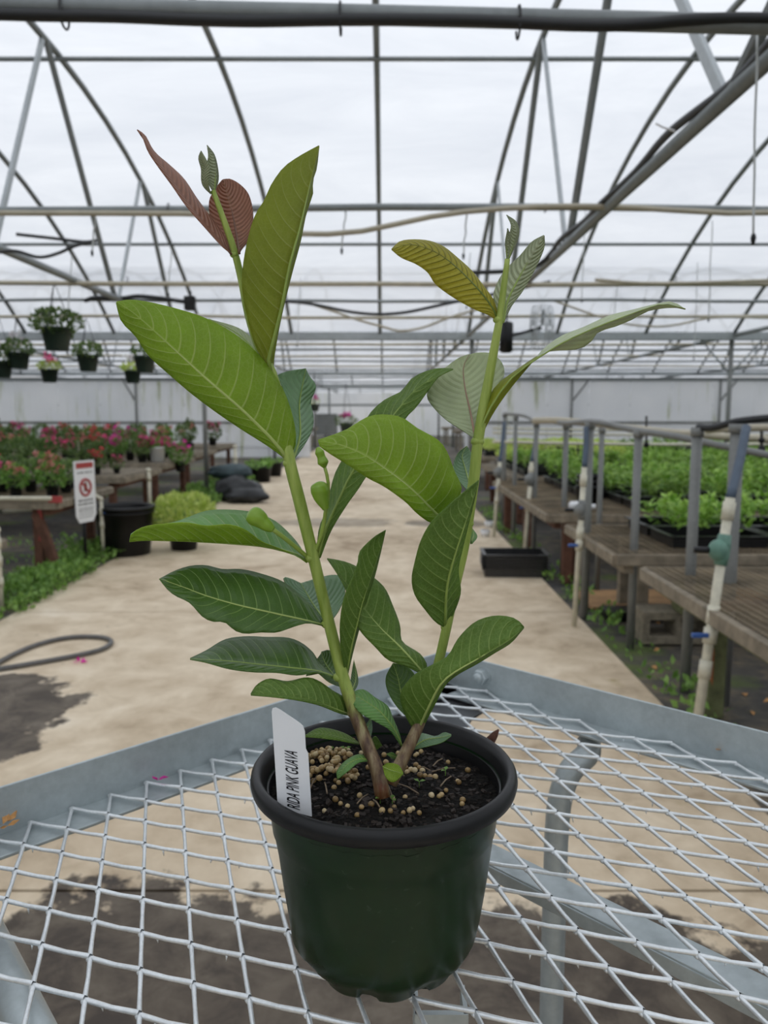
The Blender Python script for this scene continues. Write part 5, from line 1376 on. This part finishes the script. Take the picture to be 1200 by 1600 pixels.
riser((898, 962), (913, 730), 4.75, 4.8, (916, 668), 4.9, 'white riser with a long blue lever beside the path', .017, .74, .52, 'conduit', (.6, .92))
riser((820, 862), (831, 722), 6.9, 7.0, (840, 665), 7.1, 'thin riser right above the stacked black trays', .019, .83, .55, 'conduit', (.92,))
riser((772, 835), (781, 722), 8.3, 8.4, (788, 660), 8.6, 'far thin riser next to the right stem', .020, .86, .66, 'conduit', (.5,))

# stack of empty trays on the path edge
TR2 = traymesh(.50, .33, .072)
TRS = TR2.mesh('nursery_tray', simple('charcoal_tray', (.03, .03, .031), .3, 0, 30, .3))
tc = onz(803, 897, 0)
for i in range(5):
    o = place('nursery_tray', TRS); o.location = (tc.x, tc.y + .02, .0 + i * .027); o.rotation_euler = (0, 0, math.radians(-4 + rg.uniform(-1.6, 1.6)))
    tag(o, 'black plastic nursery tray, %s of the stack on the path edge' % ['lowest', 'second from the bottom', 'middle one', 'second from the top', 'topmost'][i], 'tray', 'stacked empty trays')
# cinder block, planks and cloth under the benches
p = onz(1075, 1020, 0) + Vector((.0, .25, 0))
o = thing('cinder_block', 'weathered concrete block under the near right bench', 'block', p)
MB().box(p + Vector((0, 0, .165)), (.40, .20, .05)).build('top_web', M['block'], o, False, .006)
MB().box(p + Vector((0, 0, .025)), (.40, .20, .05)).build('bottom_web', M['block'], o, False, .006)
for x in (-.18, 0, .18): MB().box(p + Vector((x, 0, .095)), (.04, .20, .10)).build('cross_web', M['block'], o, False, .006)
p = onz(1075, 960, .2) + Vector((.05, .1, 0)); p.z = 0
tag(MB().box((p.x, p.y, .31), (.16, .16, .24)).build('wood_support', M['wood_green'], None, False, .01), 'mossy square wood block supporting the near right bench', 'wood block')
pl_ = MB(); pl_.box((2.0, 5.35, .03), (1.3, .5, .02), Matrix.Rotation(.05, 3, 'Z')); tag(pl_.build('plywood_sheet', simple('brown_board', lin((150, 116, 78)), .85, 0, 8, .3), None), 'brown plywood sheet on the ground under the second right bench', 'board')
tag(MB().box((2.1, 4.98, .03), (1.4, .18, .06), Matrix.Rotation(.04, 3, 'Z')).build('black_edging', M['black'], None, False, .01), 'strip of black plastic edging before the plywood sheet', 'edging')
tag(MB().bar(at(1118, 1085, 3.3), at(1106, 1010, 3.25), .02, .05).build('wood_offcut', simple('orange_wood', lin((150, 90, 52)), .8, 0, 10, .3), None), 'orange-brown board leaning behind the leaning riser', 'board')
r_ = random.Random(17)
for i in range(46):
    x, y = r_.uniform(1.35, 3.0), r_.uniform(2.6, 5.2)
    mb = MB(); d = Vector((r_.gauss(0, 1), r_.gauss(0, 1), .1)); l = r_.uniform(.03, .07); mb.leafq(Vector((x, y, -.005)), d, Vector((-d.y, d.x, r_.gauss(0, .2))), l, l * .5)
    tag(mb.build('dead_leaf', M['dryleaf']), 'dead brown leaf littering the ground under the right benches', 'leaf', 'dead leaves under the benches')
for i in range(2):
    p = onz(758 + i * 6, 838 - i * 14, 0); o = thing('white_cup', ['small white cup on the path behind the right stem', 'second white cup just beyond the first'][i], 'cup', p)
    MB().lathe([(.04, 0), (.055, .07), (.05, .07)], 14, p).build('cup', M['white'], o, True)

# ------------------------------------------------------------------ beyond the wall opening
p = at(509, 663, 34); o = thing('exhaust_fan', 'square grey fan box seen far down the path', 'fan', (p.x, p.y, p.z))
MB().box(p, (1.0, .3, .9)).build('fan_box', M['steel'], o)
MB().box((p.x, p.y, p.z / 2 - .22), (.12, .12, p.z - .45)).build('stand', M['steel'], o)
for i in range(6): MB().box(p + Vector((0, -.17, -.36 + i * .145)), (.9, .03, .05)).build('louver', M['conduit'], o)
for i, (x, y) in enumerate(((-2.6, 30), (-2.6, 38), (2.6, 30), (2.6, 38))):
    column(x, y, 'far steel column beyond the wall opening, %s' % ['near left', 'far left', 'near right', 'far right'][i], .05, ())
for i, (xa, xb, y) in enumerate(((-7, -2.7, 26.5), (-7, -2.7, 31), (2.4, 7, 26.5), (2.4, 7, 32))):
    bench(xa, xb, y, y + 1.6, .7, 'far bench beyond the wall opening, %s' % ['near left', 'far left', 'near right', 'far right'][i], 'wood', 'slat', None, 'wood')
for i in range(10):
    flower(rg.choice(('green', 'pink', 'red')), (-3.0 - .55 * i) if i < 5 else (2.7 + .55 * (i - 5)), 27.0, .72, 'on the far benches beyond the opening', 1.3)
m = MB(); m.bar((-14, 33.5, 1.62), (14, 33.5, 1.62), .08, .09); tag(m.build('header_beam', M['steel'], None), 'dark header beam across the path far beyond the opening', 'beam')
pm = proto('x', 'x', 'x', [])
free(pm)
for k in KIND.values(): free(k[0])
